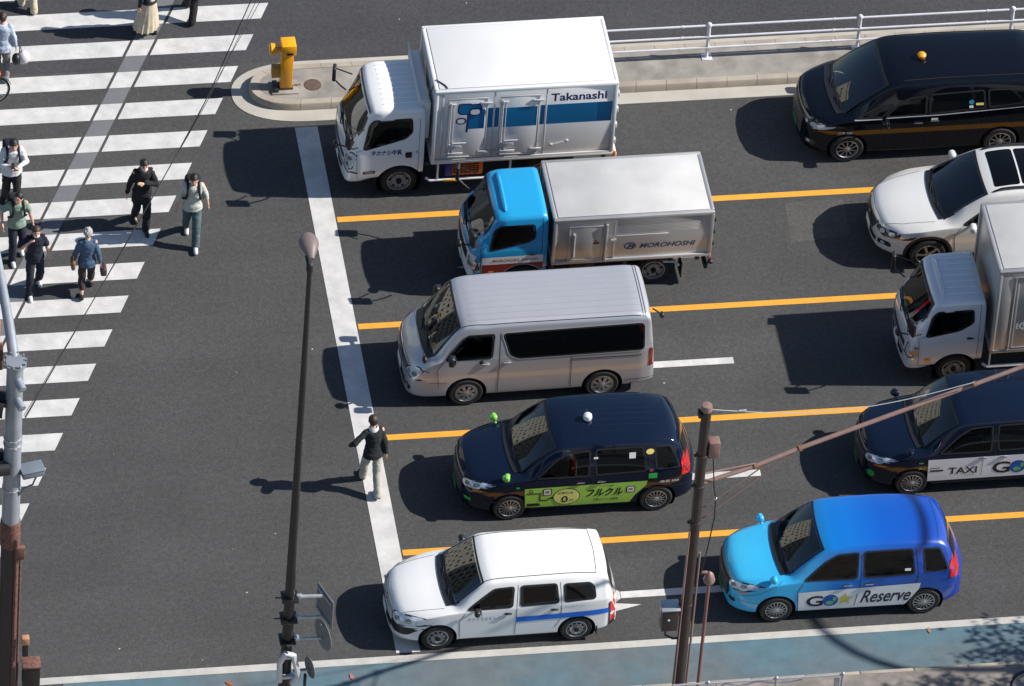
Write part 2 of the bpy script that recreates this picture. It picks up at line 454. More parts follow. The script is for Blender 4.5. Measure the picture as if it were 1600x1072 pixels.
# ------------------------------------------------------------------ the setting: road, paint, island, pavement
def nodes_of(M): return M.node_tree.nodes, M.node_tree.links
def asphalt(name, base, blue=0.):
    M = bpy.data.materials.new(name); M.use_nodes = True; n, l = nodes_of(M); b = n['Principled BSDF']
    ge = n.new('ShaderNodeNewGeometry')
    def noi(scale, det=4, rough=.6, vec=None):
        q = n.new('ShaderNodeTexNoise'); q.inputs['Scale'].default_value = scale; q.inputs['Detail'].default_value = det; q.inputs['Roughness'].default_value = rough
        l.new(vec or ge.outputs['Position'], q.inputs['Vector']); return q.outputs['Fac']
    def mr(v, a, b_, c, d):
        q = n.new('ShaderNodeMapRange'); q.inputs['From Min'].default_value = a; q.inputs['From Max'].default_value = b_; q.inputs['To Min'].default_value = c; q.inputs['To Max'].default_value = d; l.new(v, q.inputs['Value']); return q.outputs[0]
    def mul(a, b_):
        q = n.new('ShaderNodeMath'); q.operation = 'MULTIPLY'; l.new(a, q.inputs[0]); l.new(b_, q.inputs[1]); return q.outputs[0]
    mp = n.new('ShaderNodeMapping'); mp.inputs['Scale'].default_value = (.12, 1.0, 1); l.new(ge.outputs['Position'], mp.inputs['Vector'])
    big = mr(noi(.35, 5), .3, .7, .86, 1.12); lane = mr(noi(1.1, 3, .5, mp.outputs[0]), .3, .7, .92, 1.08)
    mid = mr(noi(9, 6, .75), .3, .7, .76, 1.26); grain = mr(noi(24, 5, .9), .3, .7, .50, 1.50)
    v = mul(mul(big, lane), mul(mid, grain))
    vo = n.new('ShaderNodeTexVoronoi'); vo.inputs['Scale'].default_value = 26; l.new(ge.outputs['Position'], vo.inputs['Vector'])
    sp = mr(vo.outputs['Distance'], .05, .13, 1., 0.); wn = n.new('ShaderNodeTexWhiteNoise'); l.new(vo.outputs['Position'], wn.inputs['Vector'])
    sel = mr(wn.outputs['Value'], .90, .93, 0, 1); spk = mul(sp, sel)
    c = n.new('ShaderNodeMix'); c.data_type = 'RGBA'; c.blend_type = 'MULTIPLY'; c.inputs['Factor'].default_value = 1; c.inputs['A'].default_value = (*base, 1)
    l.new(v, c.inputs['B'])
    c2 = n.new('ShaderNodeMix'); c2.data_type = 'RGBA'; l.new(spk, c2.inputs['Factor']); l.new(c.outputs['Result'], c2.inputs['A']); c2.inputs['B'].default_value = (.26, .25, .24, 1)
    # a few pale bits of litter
    v2 = n.new('ShaderNodeTexVoronoi'); v2.inputs['Scale'].default_value = 1.6; l.new(ge.outputs['Position'], v2.inputs['Vector'])
    w2 = n.new('ShaderNodeTexWhiteNoise'); l.new(v2.outputs['Position'], w2.inputs['Vector'])
    s2 = mul(mr(v2.outputs['Distance'], .018, .03, 1, 0), mr(w2.outputs['Value'], .55, .56, 0, 1))
    c3 = n.new('ShaderNodeMix'); c3.data_type = 'RGBA'; l.new(s2, c3.inputs['Factor']); l.new(c2.outputs['Result'], c3.inputs['A']); c3.inputs['B'].default_value = (.5, .49, .46, 1)
    l.new(c3.outputs['Result'], b.inputs['Base Color']); b.inputs['Roughness'].default_value = .82; b.inputs['Specular IOR Level'].default_value = .35
    bp = n.new('ShaderNodeBump'); bp.inputs['Strength'].default_value = .35; bp.inputs['Distance'].default_value = .006
    l.new(grain, bp.inputs['Height']); l.new(bp.outputs[0], b.inputs['Normal']); return M
def road_paint(name, col, wear=.5, dirt=.12, col2=None):
    M = bpy.data.materials.new(name); M.use_nodes = True; n, l = nodes_of(M); b = n['Principled BSDF']; ge = n.new('ShaderNodeNewGeometry')
    def noi(scale, det=5, rough=.6):
        q = n.new('ShaderNodeTexNoise'); q.inputs['Scale'].default_value = scale; q.inputs['Detail'].default_value = det; q.inputs['Roughness'].default_value = rough; l.new(ge.outputs['Position'], q.inputs['Vector']); return q.outputs['Fac']
    def mr(v, a, b_, c, d):
        q = n.new('ShaderNodeMapRange'); q.inputs['From Min'].default_value = a; q.inputs['From Max'].default_value = b_; q.inputs['To Min'].default_value = c; q.inputs['To Max'].default_value = d; l.new(v, q.inputs['Value']); return q.outputs[0]
    c = n.new('ShaderNodeMix'); c.data_type = 'RGBA'; c.blend_type = 'MULTIPLY'; c.inputs['Factor'].default_value = 1; c.inputs['A'].default_value = (*col, 1); l.new(mr(noi(3), .3, .7, 1-dirt, 1+dirt*.5), c.inputs['B'])
    if col2:
        cm = n.new('ShaderNodeMix'); cm.data_type = 'RGBA'; cm.inputs['A'].default_value = (*col, 1); cm.inputs['B'].default_value = (*col2, 1); l.new(mr(noi(.33, 4, .55), .44, .60, 0, 1), cm.inputs['Factor']); l.new(cm.outputs['Result'], c.inputs['A'])
    a = n.new('ShaderNodeMath'); a.operation = 'MULTIPLY'; l.new(mr(noi(48, 4, .85), .56, .66, 0, 1), a.inputs[0]); l.new(mr(noi(.9, 3), .42, .68, 0, wear), a.inputs[1])
    c2 = n.new('ShaderNodeMix'); c2.data_type = 'RGBA'; l.new(a.outputs[0], c2.inputs['Factor']); l.new(c.outputs['Result'], c2.inputs['A']); c2.inputs['B'].default_value = (.10, .10, .10, 1)
    l.new(c2.outputs['Result'], b.inputs['Base Color']); b.inputs['Roughness'].default_value = .7; return M
M_ROAD = asphalt('asphalt', (.059, .0585, .058)); M_PATCH = asphalt('asphalt_patch', (.078, .075, .071)); M_ROADF = asphalt('asphalt_far', (.050, .050, .054))
M_PW = road_paint('road_paint_white', (.56, .55, .535), 1., .2); M_PWD = road_paint('road_paint_white_dull', (.47, .455, .42), .9, .16); M_PY = road_paint('road_paint_yellow', (.70, .33, .032), .30, .10); M_PG = road_paint('road_paint_grey', (.145, .148, .158), .5, .12)
M_CYC = road_paint('cycle_lane_blue', (.112, .140, .152), .9, .18, (.085, .158, .196)); M_CONC = mat('concrete_kerb', (.335, .295, .24), .85, var=.2, scale=1.7, bump=.2); M_CONC2 = mat('concrete_island', (.26, .24, .215), .9, var=.25, scale=2.6, bump=.25); M_GUT = mat('concrete_gutter', (.40, .375, .33), .85, var=.14, scale=1.2)
M_PAVE = mat('pavement_slabs', (.21, .185, .165), .85, var=.25, scale=5, bump=.2)
def sheet(name, polys, z, m_, kind='structure'):
    bm = NB()
    for pl in polys: bm.faces.new([bm.verts.new((x, y, z)) for x, y in pl])
    bm.normal_update()
    for f in bm.faces:
        if f.normal.z < 0: f.normal_flip()
    o = objk(name, bm, m_, None, 0); struct(o, kind); return o
def rect(x0, x1, y0, y1): return [(x0, y0), (x1, y0), (x1, y1), (x0, y1)]
sheet('ground', [rect(-600, 600, -600, 600)], 0, M_ROAD)
sheet('road', [rect(-80, 80, 8.28, 30)], .002, M_ROADF)
sheet('road_patch', [[(5.74, 2.30), (6.9, 2.42), (6.95, 3.45), (5.80, 3.45)]], .003, M_PATCH)
Z = .005
sheet('lane_line', [rect(-2.83, 40, y-.075, y+.075) for y in (3.665, .683, -2.343, -5.381)], Z, M_PY)
sheet('edge_line', [rect(-9.85, 40, -8.165, -7.995)], Z, M_PWD)
sheet('stop_line', [rect(-3.30, -2.86, -7.93, 6.33)], Z+.001, M_PW)
arr = []
for y in (2.15, -.82, -3.86, -6.81):
    arr += [rect(1.0, 4.10, y-.085, y+.085), [(-.75, y), (.75, y-.30), (.99, y-.086), (.99, y+.086), (.75, y+.30)]]
arr.append([(-.3, -7.36), (.75, -7.24), (1.34, -7.085), (.9, -7.02), (.2, -7.05)])
sheet('road_arrow', arr, Z, M_PW)
xr = lambda y: -7.90+.4558*y
xl = lambda y: -6.08+.465*(y-9.22)
xm = lambda y: -5.64+.465*(y-9.13)
st, gs = [], []
for j in range(-3, 18):
    a, b = 9.994-.9*j, 9.994-.9*j-.45
    for f0, f1, d0, d1 in ((lambda y: xr(y)-6.2, xl, 0, -.03), (xl, xm, .03, -.03), (xm, xr, .03, 0)):
        st.append([(f0(b)+d0, b), (f1(b)+d1, b), (f1(a)+d1, a), (f0(a)+d0, a)])
    c = b-.45; gs.append([(xl(c)+.03, c+.004), (xm(c)-.03, c+.004), (xm(b)-.03, b-.004), (xl(b)+.03, b-.004)])
sheet('crossing_stripes', st, Z, M_PW); sheet('crossing_band', gs, Z, M_PG)
sheet('cycle_lane', [rect(-9.4, 40, -9.27, -8.17)], .004, M_CYC)
bm = NB(); prism(bm, rect(-80, 80, -40, -9.33), 'z', -.05, .14); o = obj('pavement', bm, M_PAVE); struct(o)
bm = NB()
for k in range(-40, 40): box(bm, (k*1.0+.5, -9.30, .07), (.985, .08, .16), .015)
struct(obj('kerb', bm, M_CONC))
# traffic island with rounded nose: apron, kerb stones, filling
def nose_outline(yc, hw, xn, x1, rx, n=24, sq=2.3):
    P = [(x1, yc-hw)]
    for k in range(n+1):
        a = -math.pi/2-math.pi*k/n; c, s_ = math.cos(a), math.sin(a)
        P.append((xn+rx+rx*(-abs(c)**(2/sq)), yc+hw*abs(s_)**(2/sq)*(1 if s_ > 0 else -1)))
    P.append((x1, yc+hw)); return P
A = nose_outline(7.36, .87, -4.40, 40, 1.5); B = nose_outline(7.40, .60, -4.06, 40, 1.0); Cc = nose_outline(7.40, .44, -3.88, 40, .85)
bm = NB(); prism(bm, A, 'z', -.02, .012); struct(obj('island_apron', bm, M_GUT))
bm = NB(); prism(bm, Cc, 'z', 0, .155); struct(obj('traffic_island', bm, M_CONC2))
bm = NB(); n = len(B)
def along(P, step, gap):
    """split an outline band into kerb stones"""
    D = [0]
    for a, b in zip(P, P[1:]): D.append(D[-1]+math.hypot(b[0]-a[0], b[1]-a[1]))
    def at(d):
        i = 0
        while i < len(D)-2 and D[i+1] < d: i += 1
        u = (d-D[i])/max(D[i+1]-D[i], 1e-6); return (P[i][0]+(P[i+1][0]-P[i][0])*u, P[i][1]+(P[i+1][1]-P[i][1])*u), i+u
    return D[-1], at
BB = [p if p[0] < 16 else (16, p[1]) for p in B]; L, at = along(BB, .6, .01)
def inner(t):
    i = min(int(t), n-2); u = t-i; a, b = Cc[i], Cc[i+1]; a = a if a[0] < 16 else (16, a[1]); b = b if b[0] < 16 else (16, b[1]); return (a[0]+(b[0]-a[0])*u, a[1]+(b[1]-a[1])*u)
d = 0
while d < L-.05:
    e = min(d+.598, L); sub = 4; prev = None; rings = []
    for k in range(sub+1):
        (x, y), t = at(d+.004+(e-d-.008)*k/sub); ix, iy = inner(t)
        dx, dy = ix-x, iy-y; l_ = math.hypot(dx, dy) or 1; tx, ty = x+dx/l_*.03, y+dy/l_*.03
        rings.append([(x, y, -.01), (x+dx/l_*.008, y+dy/l_*.008, .135), (tx, ty, .165), (ix, iy, .165), (ix, iy, -.01)])
    ring_tube(bm, rings); d = e
struct(obj('island_kerb', bm, M_CONC))
bm = NB(); lathe(bm, [(.0, .155), (.165, .155), (.165, .166), (.14, .168), (.0, .168)], (-2.82, 7.36, 0), n=28); o = obj('manhole_cover', bm, mat('cast_iron_brown', (.115, .075, .06), .75, .2, var=.25, scale=14, bump=.4)); tag(o, 'round brown manhole cover set in the traffic island ahead of the white lorry', 'manhole cover')

# ------------------------------------------------------------------ street furniture
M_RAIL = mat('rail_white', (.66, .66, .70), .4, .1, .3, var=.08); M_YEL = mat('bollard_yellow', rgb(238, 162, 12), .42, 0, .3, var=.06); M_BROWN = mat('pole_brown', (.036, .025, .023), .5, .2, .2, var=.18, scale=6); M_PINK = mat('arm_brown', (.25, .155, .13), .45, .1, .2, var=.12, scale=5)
M_POLEG = mat('pole_grey', (.30, .33, .37), .42, .3, .2, var=.10, scale=4); M_POLED = mat('pole_black', (.010, .0095, .009), .42, .2, .3); M_RUST = mat('rust_brown', (.15, .07, .052), .8, var=.4, scale=18); M_WIRE = mat('wire_black', (.014, .014, .016), .6)
t = thing('guard_rail', 'white three-rail tubular railing along the traffic island behind the white lorry', 'railing', (0, 7.56, .15))
for k, x in enumerate((1.96, 4.95, 7.94, 10.98, 14.0)):
    bm = NB(); lathe(bm, [(.05, 0), (.036, .03), (.036, .80), (.048, .81), (.048, .86), (.03, .885), (.001, .89)], (x, 0, 0), n=14); box(bm, (x, 0, .01), (.2, .2, .02), .004); obj('post', bm, M_RAIL, t)
for z, r in ((.82, .023), (.55, .023), (.27, .023)):
    bm = NB(); tube(bm, [(1.96+k*1.5, 0 if z > .6 else -.02, z) for k in range(9)], r, 10)
    for x in (4.4, 7.4, 10.45): lathe(bm, [(r+.006, 0), (r+.006, .06)], (x, 0 if z > .6 else -.02, z), (1, 0, 0), 10)
    obj('rail', bm, M_RAIL, t)
t = thing('island_bollard', 'yellow box-shaped bollard with side lamps on the nose of the traffic island', 'bollard', (-3.36, 7.34, .155), R(0))
bm = NB(); box(bm, (0, 0, .48), (.235, .20, .92), .012); obj('column', bm, M_YEL, t)
bm = NB(); box(bm, (.01, -.02, 1.06), (.285, .30, .26), .02); box(bm, (.03, -.175, 1.0), (.12, .02, .05), .004, None, 1); obj('head', bm, [M_YEL, M_DARK], t)
bm = NB(); lathe(bm, [(.05, 0), (.05, .08), (.115, .09), (.125, .20), (.10, .23), (.001, .235)], (-.12, .02, .98), (-1, 0, 0), 20); obj('warning_lamp', bm, M_YEL, t)
bm = NB(); box(bm, (-.20, .02, .42), (.17, .16, .24), .012); obj('switch_box', bm, mat('box_ochre', rgb(170, 125, 55), .5), t)
bm = NB(); box(bm, (-.02, -.02, .015), (.52, .40, .03), .004); box(bm, (.23, 0, .06), (.12, .02, .02), .004); blob(bm, (.29, 0, .06), (.03, .03, .03), 0, 1); obj('base_plate', bm, M_CONC2, t)
bm = NB(); box(bm, (0, 0, .045), (.27, .235, .03), .004); box(bm, (-.20, -.02, .05), (.10, .32, .05), .006); obj('foot', bm, M_BLACK, t)

def hpt(px, py, z):
    """world point seen at photo pixel (px, py) at height z: used once to read off measured positions"""
    d = _f+_r*((px-800)/FPX)-_u*((py-536)/FPX); k = (z-CAM_LOC[2])/d.z; return Vector(CAM_LOC)+d*k
t = thing('street_lamp', 'tall thin black street lamp post with an egg-shaped lantern, in front of the stop line', 'street lamp', (-5.60, -9.55, .14))
top = Vector((.0, .0, 11.34))
bm = NB(); tube(bm, [(0, 0, 0), (0, 0, .6), (0, 0, 1.6), (0, 0, 5.0), (0, 0, 11.1)], [.125, .12, .105, .078, .042], 16); obj('pole', bm, M_POLED, t)
bm = NB(); lathe(bm, [(.05, 10.98), (.062, 11.0), (.062, 11.10), (.05, 11.12)], (0, 0, 0), n=14); tube(bm, [(0, 0, 11.1), (-.01, .06, 11.18), (-.02, .16, 11.22)], .052, 10); box(bm, (.02, .02, 11.16), (.06, .05, .05), .01, None, 1); obj('lantern_neck', bm, [M_POLED, M_CHROME], t)
g = bmesh.new(); rings = []
for k in range(13):
    u = k/12; y = .04+.64*u; w_ = .05+.125*math.sin(math.pi*min(1, u**1.45)*.99)**.85 if u < 1 else .03; rings.append([(.03+math.cos(a)*w_, y, 11.24+math.sin(a)*w_*(.75 if math.sin(a) > 0 else .55)+.02*u) for a in [2*math.pi*q/20 for q in range(20)]])
ring_tube(g, rings); obj('lantern', g, mat('lantern_shell', (.19, .145, .135), .38, .1, .4, var=.05), t)
# signs and a mirror fixed to that post
def on_post(z, name, label, cat, build, group=None):
    q = thing(name, label, cat, (-5.60, -9.55, .14+z), 0, group); build(q); return q
def sign_square(q):
    for z in (-.26, .26):
        bm = NB(); tube(bm, [(.13, 0, z), (.60, -.02, z)], .035, 8); box(bm, (.0, 0, z), (.30, .30, .05), .01, None, 1); box(bm, (.17, 0, z), (.10, .07, .09), .01); tube(bm, [(-.26, 0, z), (.16, 0, z)], .014, 6, 1); obj('bracket', bm, [M_GALV, M_POLED], q)
    bm = NB(); box(bm, (.64, -.02, 0), (.02, .60, .68), .004, Matrix.Rotation(R(20), 3, 'Z')); obj('sign_plate', bm, mat('sign_back_grey', (.20, .21, .22), .5, .4), q)
    for z in (-.26, .26): bm = NB(); box(bm, (.615, -.02, z), (.03, .5, .04), .005, Matrix.Rotation(R(20), 3, 'Z')); obj('stiffener', bm, M_GALV, q)
on_post(2.86, 'road_sign', 'square road sign plate seen nearly edge-on, upper one on the black lamp post', 'road sign', sign_square)
def sign_round(q):
    bm = NB(); tube(bm, [(.13, 0, 0), (.60, -.02, 0)], .03, 8); box(bm, (0, 0, 0), (.29, .29, .05), .01, None, 1); box(bm, (.16, 0, .02), (.09, .07, .10), .01, None, 0); obj('bracket', bm, [M_GALV, M_POLED], q)
    bm = NB(); lathe(bm, [(.001, -.01), (.30, -.01), (.31, .0), (.30, .012), (.001, .012)], (.64, -.02, .08), (.94, .34, 0), 28); obj('sign_plate', bm, mat('sign_back_grey'), q); bm = NB(); lathe(bm, [(.02, 0), (.03, .03), (.001, .05)], (.62, -.02, .32), (-1, 0, 0), 8); obj('bolt', bm, M_CHROME, q)
on_post(2.06, 'road_sign', 'round sign disc just below the square sign on the black lamp post', 'road sign', sign_round)
def cluster(q):
    bm = NB(); tube(bm, [(-.12, -.16, -.38), (-.14, -.18, .10), (-.04, -.20, .36), (.10, -.20, .30), (.20, -.20, -.22), (.10, -.2, -.42)], .055, 8); box(bm, (0, -.12, .2), (.2, .12, .06), .01); box(bm, (.02, -.12, -.3), (.25, .12, .06), .01); obj('band_clamp', bm, mat('clamp_pale', (.62, .64, .66), .35, .3, .3), q)
    bm = NB(); lathe(bm, [(.001, -.01), (.20, -.01), (.21, 0), (.20, .012), (.001, .012)], (.42, -.12, -.12), (.94, .30, 0), 24); tube(bm, [(.12, -.1, -.2), (.40, -.12, -.16)], .025, 8); obj('sign_plate', bm, mat('sign_back_grey'), q)
    bm = NB(); box(bm, (.34, -.14, -.42), (.05, .10, .28), .02); obj('hanging_lamp', bm, M_BLACK, q)
on_post(1.55, 'sign_cluster', 'pale clamp with a small round sign, lowest fitting on the black lamp post', 'road sign', cluster)

# brown utility pole with its long arm
PX, PY = 1.60, -9.52
t = thing('utility_pole', 'brown steel utility pole with a long arm reaching over the road to the right', 'utility pole', (PX, PY, .14))
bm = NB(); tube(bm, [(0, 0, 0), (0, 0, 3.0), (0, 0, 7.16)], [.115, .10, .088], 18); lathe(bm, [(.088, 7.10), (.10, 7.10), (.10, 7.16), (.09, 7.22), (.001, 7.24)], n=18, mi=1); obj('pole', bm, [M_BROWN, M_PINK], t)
def loc(px, py, z): return hpt(px, py, z)-Vector((PX, PY, .14))
aE = loc(1620, 565, 6.6); a0 = Vector((.05, .02, 5.28)); k1 = loc(1180, 728, 5.55); k2 = loc(1250, 700, 5.72)
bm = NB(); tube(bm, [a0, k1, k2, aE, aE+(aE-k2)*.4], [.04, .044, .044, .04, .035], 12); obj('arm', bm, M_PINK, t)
for kp, kd, kr in ((k1, k2-k1, .065), (k2, aE-k2, .065), (loc(1523, 600, 6.45), aE-k2, .055)): bm = NB(); lathe(bm, [(kr, -.03), (kr, .03)], kp, kd, 12); obj('arm_collar', bm, mat('collar_brown', (.24, .13, .07), .5, .2), t)
for a, b, r in ((Vector((.05, .05, 5.48)), k1+Vector((0, 0, .06)), .016), (Vector((.06, 0, 4.35)), k2, .013), (Vector((.05, 0, 4.62)), k1*.55+k2*.45, .012)):
    bm = NB(); tube(bm, [a, b], r, 8); obj('brace', bm, M_PINK, t)
for z in (5.25, 4.35, 6.0, 2.3): bm = NB(); lathe(bm, [(.104, -.04), (.112, -.03), (.112, .03), (.104, .04)], (0, 0, z), n=16); box(bm, (-.115, 0, z), (.06, .05, .05), .01); obj('band', bm, M_BROWN, t)
bm = NB(); box(bm, (.20, .02, 6.15), (.20, .20, .38), .02); obj('junction_box', bm, M_PINK, t)
bm = NB(); box(bm, (-.12, 0, 7.02), (.06, .16, .12), .02); obj('bracket', bm, M_BLACK, t)
bm = NB(); P = [Vector((.20, 0, 5.96)), Vector((.24, .02, 5.6)), Vector((.28, 0, 5.15)), Vector((.33, 0, 4.9)), Vector((.34, 0, 4.4)), Vector((.27, 0, 3.6)), Vector((.2, 0, 3.0))]; tube(bm, P, .012, 6); blob(bm, (.33, 0, 4.9), (.035, .035, .035), 1); obj('cable', bm, [M_WIRE, M_CHROME], t)
bm = NB(); tube(bm, [(.14, -.03, .1), (.14, -.03, 3.6)], .022, 8); tube(bm, [(-.10, -.10, .1), (-.10, -.10, 4.2)], .015, 6); obj('conduit', bm, M_PINK, t)
bm = NB(); box(bm, (-.30, -.02, 2.02), (.30, .26, .52), .02); box(bm, (-.30, -.02, 2.29), (.34, .30, .03), .01, None, 1); box(bm, (-.33, -.156, 2.05), (.04, .01, .04), .003, None, 2); tube(bm, [(-.34, -.02, 1.76), (-.34, -.02, 1.55), (-.2, -.02, 1.45), (-.08, -.02, 1.45)], .022, 8); o = obj('control_box', bm, [mat('box_dark_brown', (.035, .028, .027), .45, .2, .3), M_GALV, M_VINYLW], t)
w0 = Vector((PX, PY, .14))+Vector((.1, 0, 7.1)); w1 = hpt(1523, 597, 6.55)
bm = NB(); tube(bm, [w0+(w1-w0)*(k/12)-Vector((0, 0, .35*math.sin(math.pi*k/12))) for k in range(13)], .008, 5); q = w0+(w1-w0)*.10-Vector((0, 0, .1)); tube(bm, [q, q+(w1-w0)*.03], .016, 6); o = obj('stay_wire', bm, M_GALV); tag(o, 'thin pale stay wire from the top of the brown utility pole to its arm', 'wire')
t = thing('path_lamp', 'short thin brown post with a cone-shaped lamp, close beside the brown utility pole', 'lamp post', (1.98, -9.46, .14))
bm = NB(); tube(bm, [(0, 0, 0), (0, 0, 2.75)], .032, 10); obj('pole', bm, mat('post_red_brown', (.22, .095, .085), .45, .1, .2), t)
bm = NB(); lathe(bm, [(.04, 2.72), (.095, 2.76), (.11, 2.82), (.075, 2.94), (.025, 3.0), (.001, 3.01)], n=18); box(bm, (-.1, 0, 3.0), (.12, .05, .05), .015); obj('lamp_head', bm, M_PINK, t)

# grey signal pole at the left edge
t = thing('signal_pole', 'thick grey traffic signal pole with a long mast arm and rusty lower part, left edge', 'signal pole', (-10.62, -9.62, .14))
B0 = Vector((-10.62, -9.62, .14)); top_z = 9.35
def sp(px, py, z): return hpt(px, py, z)-B0
bm = NB(); tube(bm, [(0, 0, 5.55), (0, 0, top_z)], [.16, .145], 20); lathe(bm, [(.145, top_z-.02), (.165, top_z-.02), (.165, top_z+.01), (.001, top_z+.02)], n=20); obj('pole', bm, M_POLEG, t)
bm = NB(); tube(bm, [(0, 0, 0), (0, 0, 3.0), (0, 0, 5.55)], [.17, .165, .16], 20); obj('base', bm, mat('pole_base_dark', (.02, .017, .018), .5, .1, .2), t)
a1 = sp(-5, 400, 9.9); bm = NB(); tube(bm, [(0, .05, 9.25), a1*.35+Vector((0, 0, 6.1)), a1, a1+(a1-Vector((0, .05, 9.25)))*.6], [.10, .09, .075, .05], 14); obj('mast_arm', bm, M_POLEG, t)
for z in (9.0, 8.55): bm = NB(); lathe(bm, [(.075, 0), (.075, .24), (.001, .25)], (.03, -.08, z), (.25, -.75, -.2), 14); obj('sounder', bm, M_POLEG, t)
bm = NB()
lathe(bm, [(.17, 9.28), (.20, 9.28), (.20, 9.34), (.17, 9.34)], n=20)
for k in range(10): a = 2*math.pi*k/10; box(bm, (math.cos(a)*.19, math.sin(a)*.19, 9.37), (.03, .03, .05), .005)
obj('flange', bm, M_POLEG, t)
for z in (7.55, 7.4, 6.35): bm = NB(); lathe(bm, [(.168, -.012), (.168, .012)], (0, 0, z), n=20); box(bm, (.02, -.18, z), (.05, .04, .05), .008); obj('band', bm, M_GALV, t)
bm = NB(); lathe(bm, [(.175, -.05), (.18, -.04), (.18, .5), (.172, .55)], (0, 0, 5.0), n=20); box(bm, (.16, -.14, 4.85), (.18, .10, .30), .02); tube(bm, [(.10, -.14, 0), (.10, -.15, 5.2)], .04, 8); tube(bm, [(.18, -.10, 0), (.18, -.10, 4.8)], .022, 8); obj('conduit', bm, M_RUST, t)
bm = NB(); box(bm, (.34, -.05, 6.75), (.40, .26, .13), .02, Matrix.Rotation(R(12), 3, 'Z')); box(bm, (.34, -.05, 6.83), (.42, .28, .02), .006, Matrix.Rotation(R(12), 3, 'Z')); tube(bm, [(.42, -.1, 6.68), (.35, -.14, 6.5), (.2, -.12, 6.4), (.1, -.1, 6.2)], .018, 6); tube(bm, [(.12, 0, 6.72), (.2, 0, 6.72)], .04, 8); obj('detector_box', bm, mat('box_slate', (.17, .20, .24), .5, .2), t)
bm = NB(); box(bm, (.30, -.22, 2.75), (.13, .12, .16), .01); box(bm, (.30, -.22, 2.52), (.10, .09, .30), .01, None, 1); obj('push_button_box', bm, [mat('box_tan', rgb(180, 130, 100), .5), M_BLACK], t)
bm = NB(); box(bm, (.42, -.18, 1.85), (.30, .26, .52), .012, None, 1); box(bm, (.42, -.18, 2.13), (.33, .29, .04), .008); obj('control_box', bm, [M_RUST, mat('box_black_brown', (.016, .013, .012), .5)], t)
def signal_head(lbl, c, rz, nl=3, col=None):
    q = thing('traffic_light', lbl, 'traffic light', c, rz)
    bm = NB(); box(bm, (0, 0, 0), (.30*nl, .22, .34), .04); obj('housing', bm, mat('signal_housing', (.10, .115, .135), .5, .1), q)
    for k in range(nl):
        bm = NB(); lathe(bm, [(.13, 0), (.13, .02), (.001, .04)], (-.30*nl/2+.15+.30*k, -.11, 0), (0, -1, 0), 18); obj('lens', bm, M_LAMPD, q)
        bm = NB(); x = -.30*nl/2+.15+.30*k; rings = [[(x+math.cos(a)*r_, y, math.sin(a)*r_) for a in [math.pi*(-.1+1.2*j/12) for j in range(13)]] for r_, y in ((.145, -.11), (.145, -.30))]
        V = [[bm.verts.new(p) for p in rg] for rg in rings]
        for j in range(12): bm.faces.new((V[0][j], V[0][j+1], V[1][j+1], V[1][j]))
        obj('visor', bm, M_BLACK, q)
    return q
signal_head('dark traffic light housing beside the grey signal pole, level with its top', B0+Vector((-.42, .05, 8.35)), R(70), 2)
signal_head('dark pedestrian signal housing lower on the left of the grey signal pole', B0+Vector((-.40, .0, 6.9)), R(100), 2)
bm = NB(); box(bm, (0, 0, 0), (.10, .06, .62), .015); box(bm, (-.14, 0, .55), (.26, .05, .55), .01, None, 1); o = obj('caution_board', bm, [M_RUST, M_ORANGE]); o.location = B0+Vector((-.22, .35, 9.15)); tag(o, 'orange topped board on a rusty stick left of the grey signal pole top', 'signboard')
# cables from the signal pole across the junction
CB = [((39, 652, 6.4), (186, 400, 6.35), (270, 252, 6.3), (320, 160, 6.35), (388, 10, 6.5)), ((39, 655, 6.4), (184, 402, 6.3), (273, 248, 6.3), (328, 150, 6.4), (396, 10, 6.6)), ((37, 650, 6.42), (189, 396, 6.4), (267, 257, 6.35), (313, 172, 6.4), (402, 10, 6.7))]
for i, c in enumerate(CB):
    P = [hpt(a_, b_, z_+1.75) for a_, b_, z_ in c]; P.append(P[-1]+(P[-1]-P[-2])*1.2); bm = NB(); Q = []
    for k in range(len(P)-1):
        for j in range(4):
            u = j/4; p0, p1, p2, p3 = P[max(k-1, 0)], P[k], P[k+1], P[min(k+2, len(P)-1)]
            Q.append(.5*((2*p1)+(p2-p0)*u+(2*p0-5*p1+4*p2-p3)*u*u+(3*p1-p0-3*p2+p3)*u**3))
    Q.append(P[-1]); tube(bm, Q, .006 if i else .010, 6); o = obj('overhead_cable', bm, M_WIRE)
    tag(o, ['thickest black overhead cable crossing above the pedestrian crossing', 'thin black overhead cable on the right of the three above the pedestrian crossing', 'thin black overhead cable on the right of the three above the pedestrian crossing'][i] if i != 1 else 'thin black overhead cable in the middle of the three above the pedestrian crossing', 'cable', 'cables above the crossing')
# pipe railing at the pavement edge, bottom right
t = thing('pipe_rail', 'low pale pipe barrier on the pavement edge at the bottom right of the utility pole', 'railing', (0, -9.93, .14))
for x in (2.05, 3.3, 4.52):
    bm = NB(); tube(bm, [(x, 0, 0), (x, 0, .66)], .026, 10); blob(bm, (x, 0, .67), (.034, .034, .03)); obj('post', bm, M_GALV, t)
for z in (.64, .28):
    bm = NB(); tube(bm, [(1.4, 0, z), (4.52, 0, z)], .020, 10); obj('rail', bm, M_GALV, t)
bm = NB(); tube(bm, [(2.2+.02*k*k*.35, 0, .62-.10*abs(math.sin(k*.6))) for k in range(16)], .012, 6); box(bm, (4.42, 0, .34), (.10, .02, .42), .006); obj('infill_panel', bm, M_GALV, t)
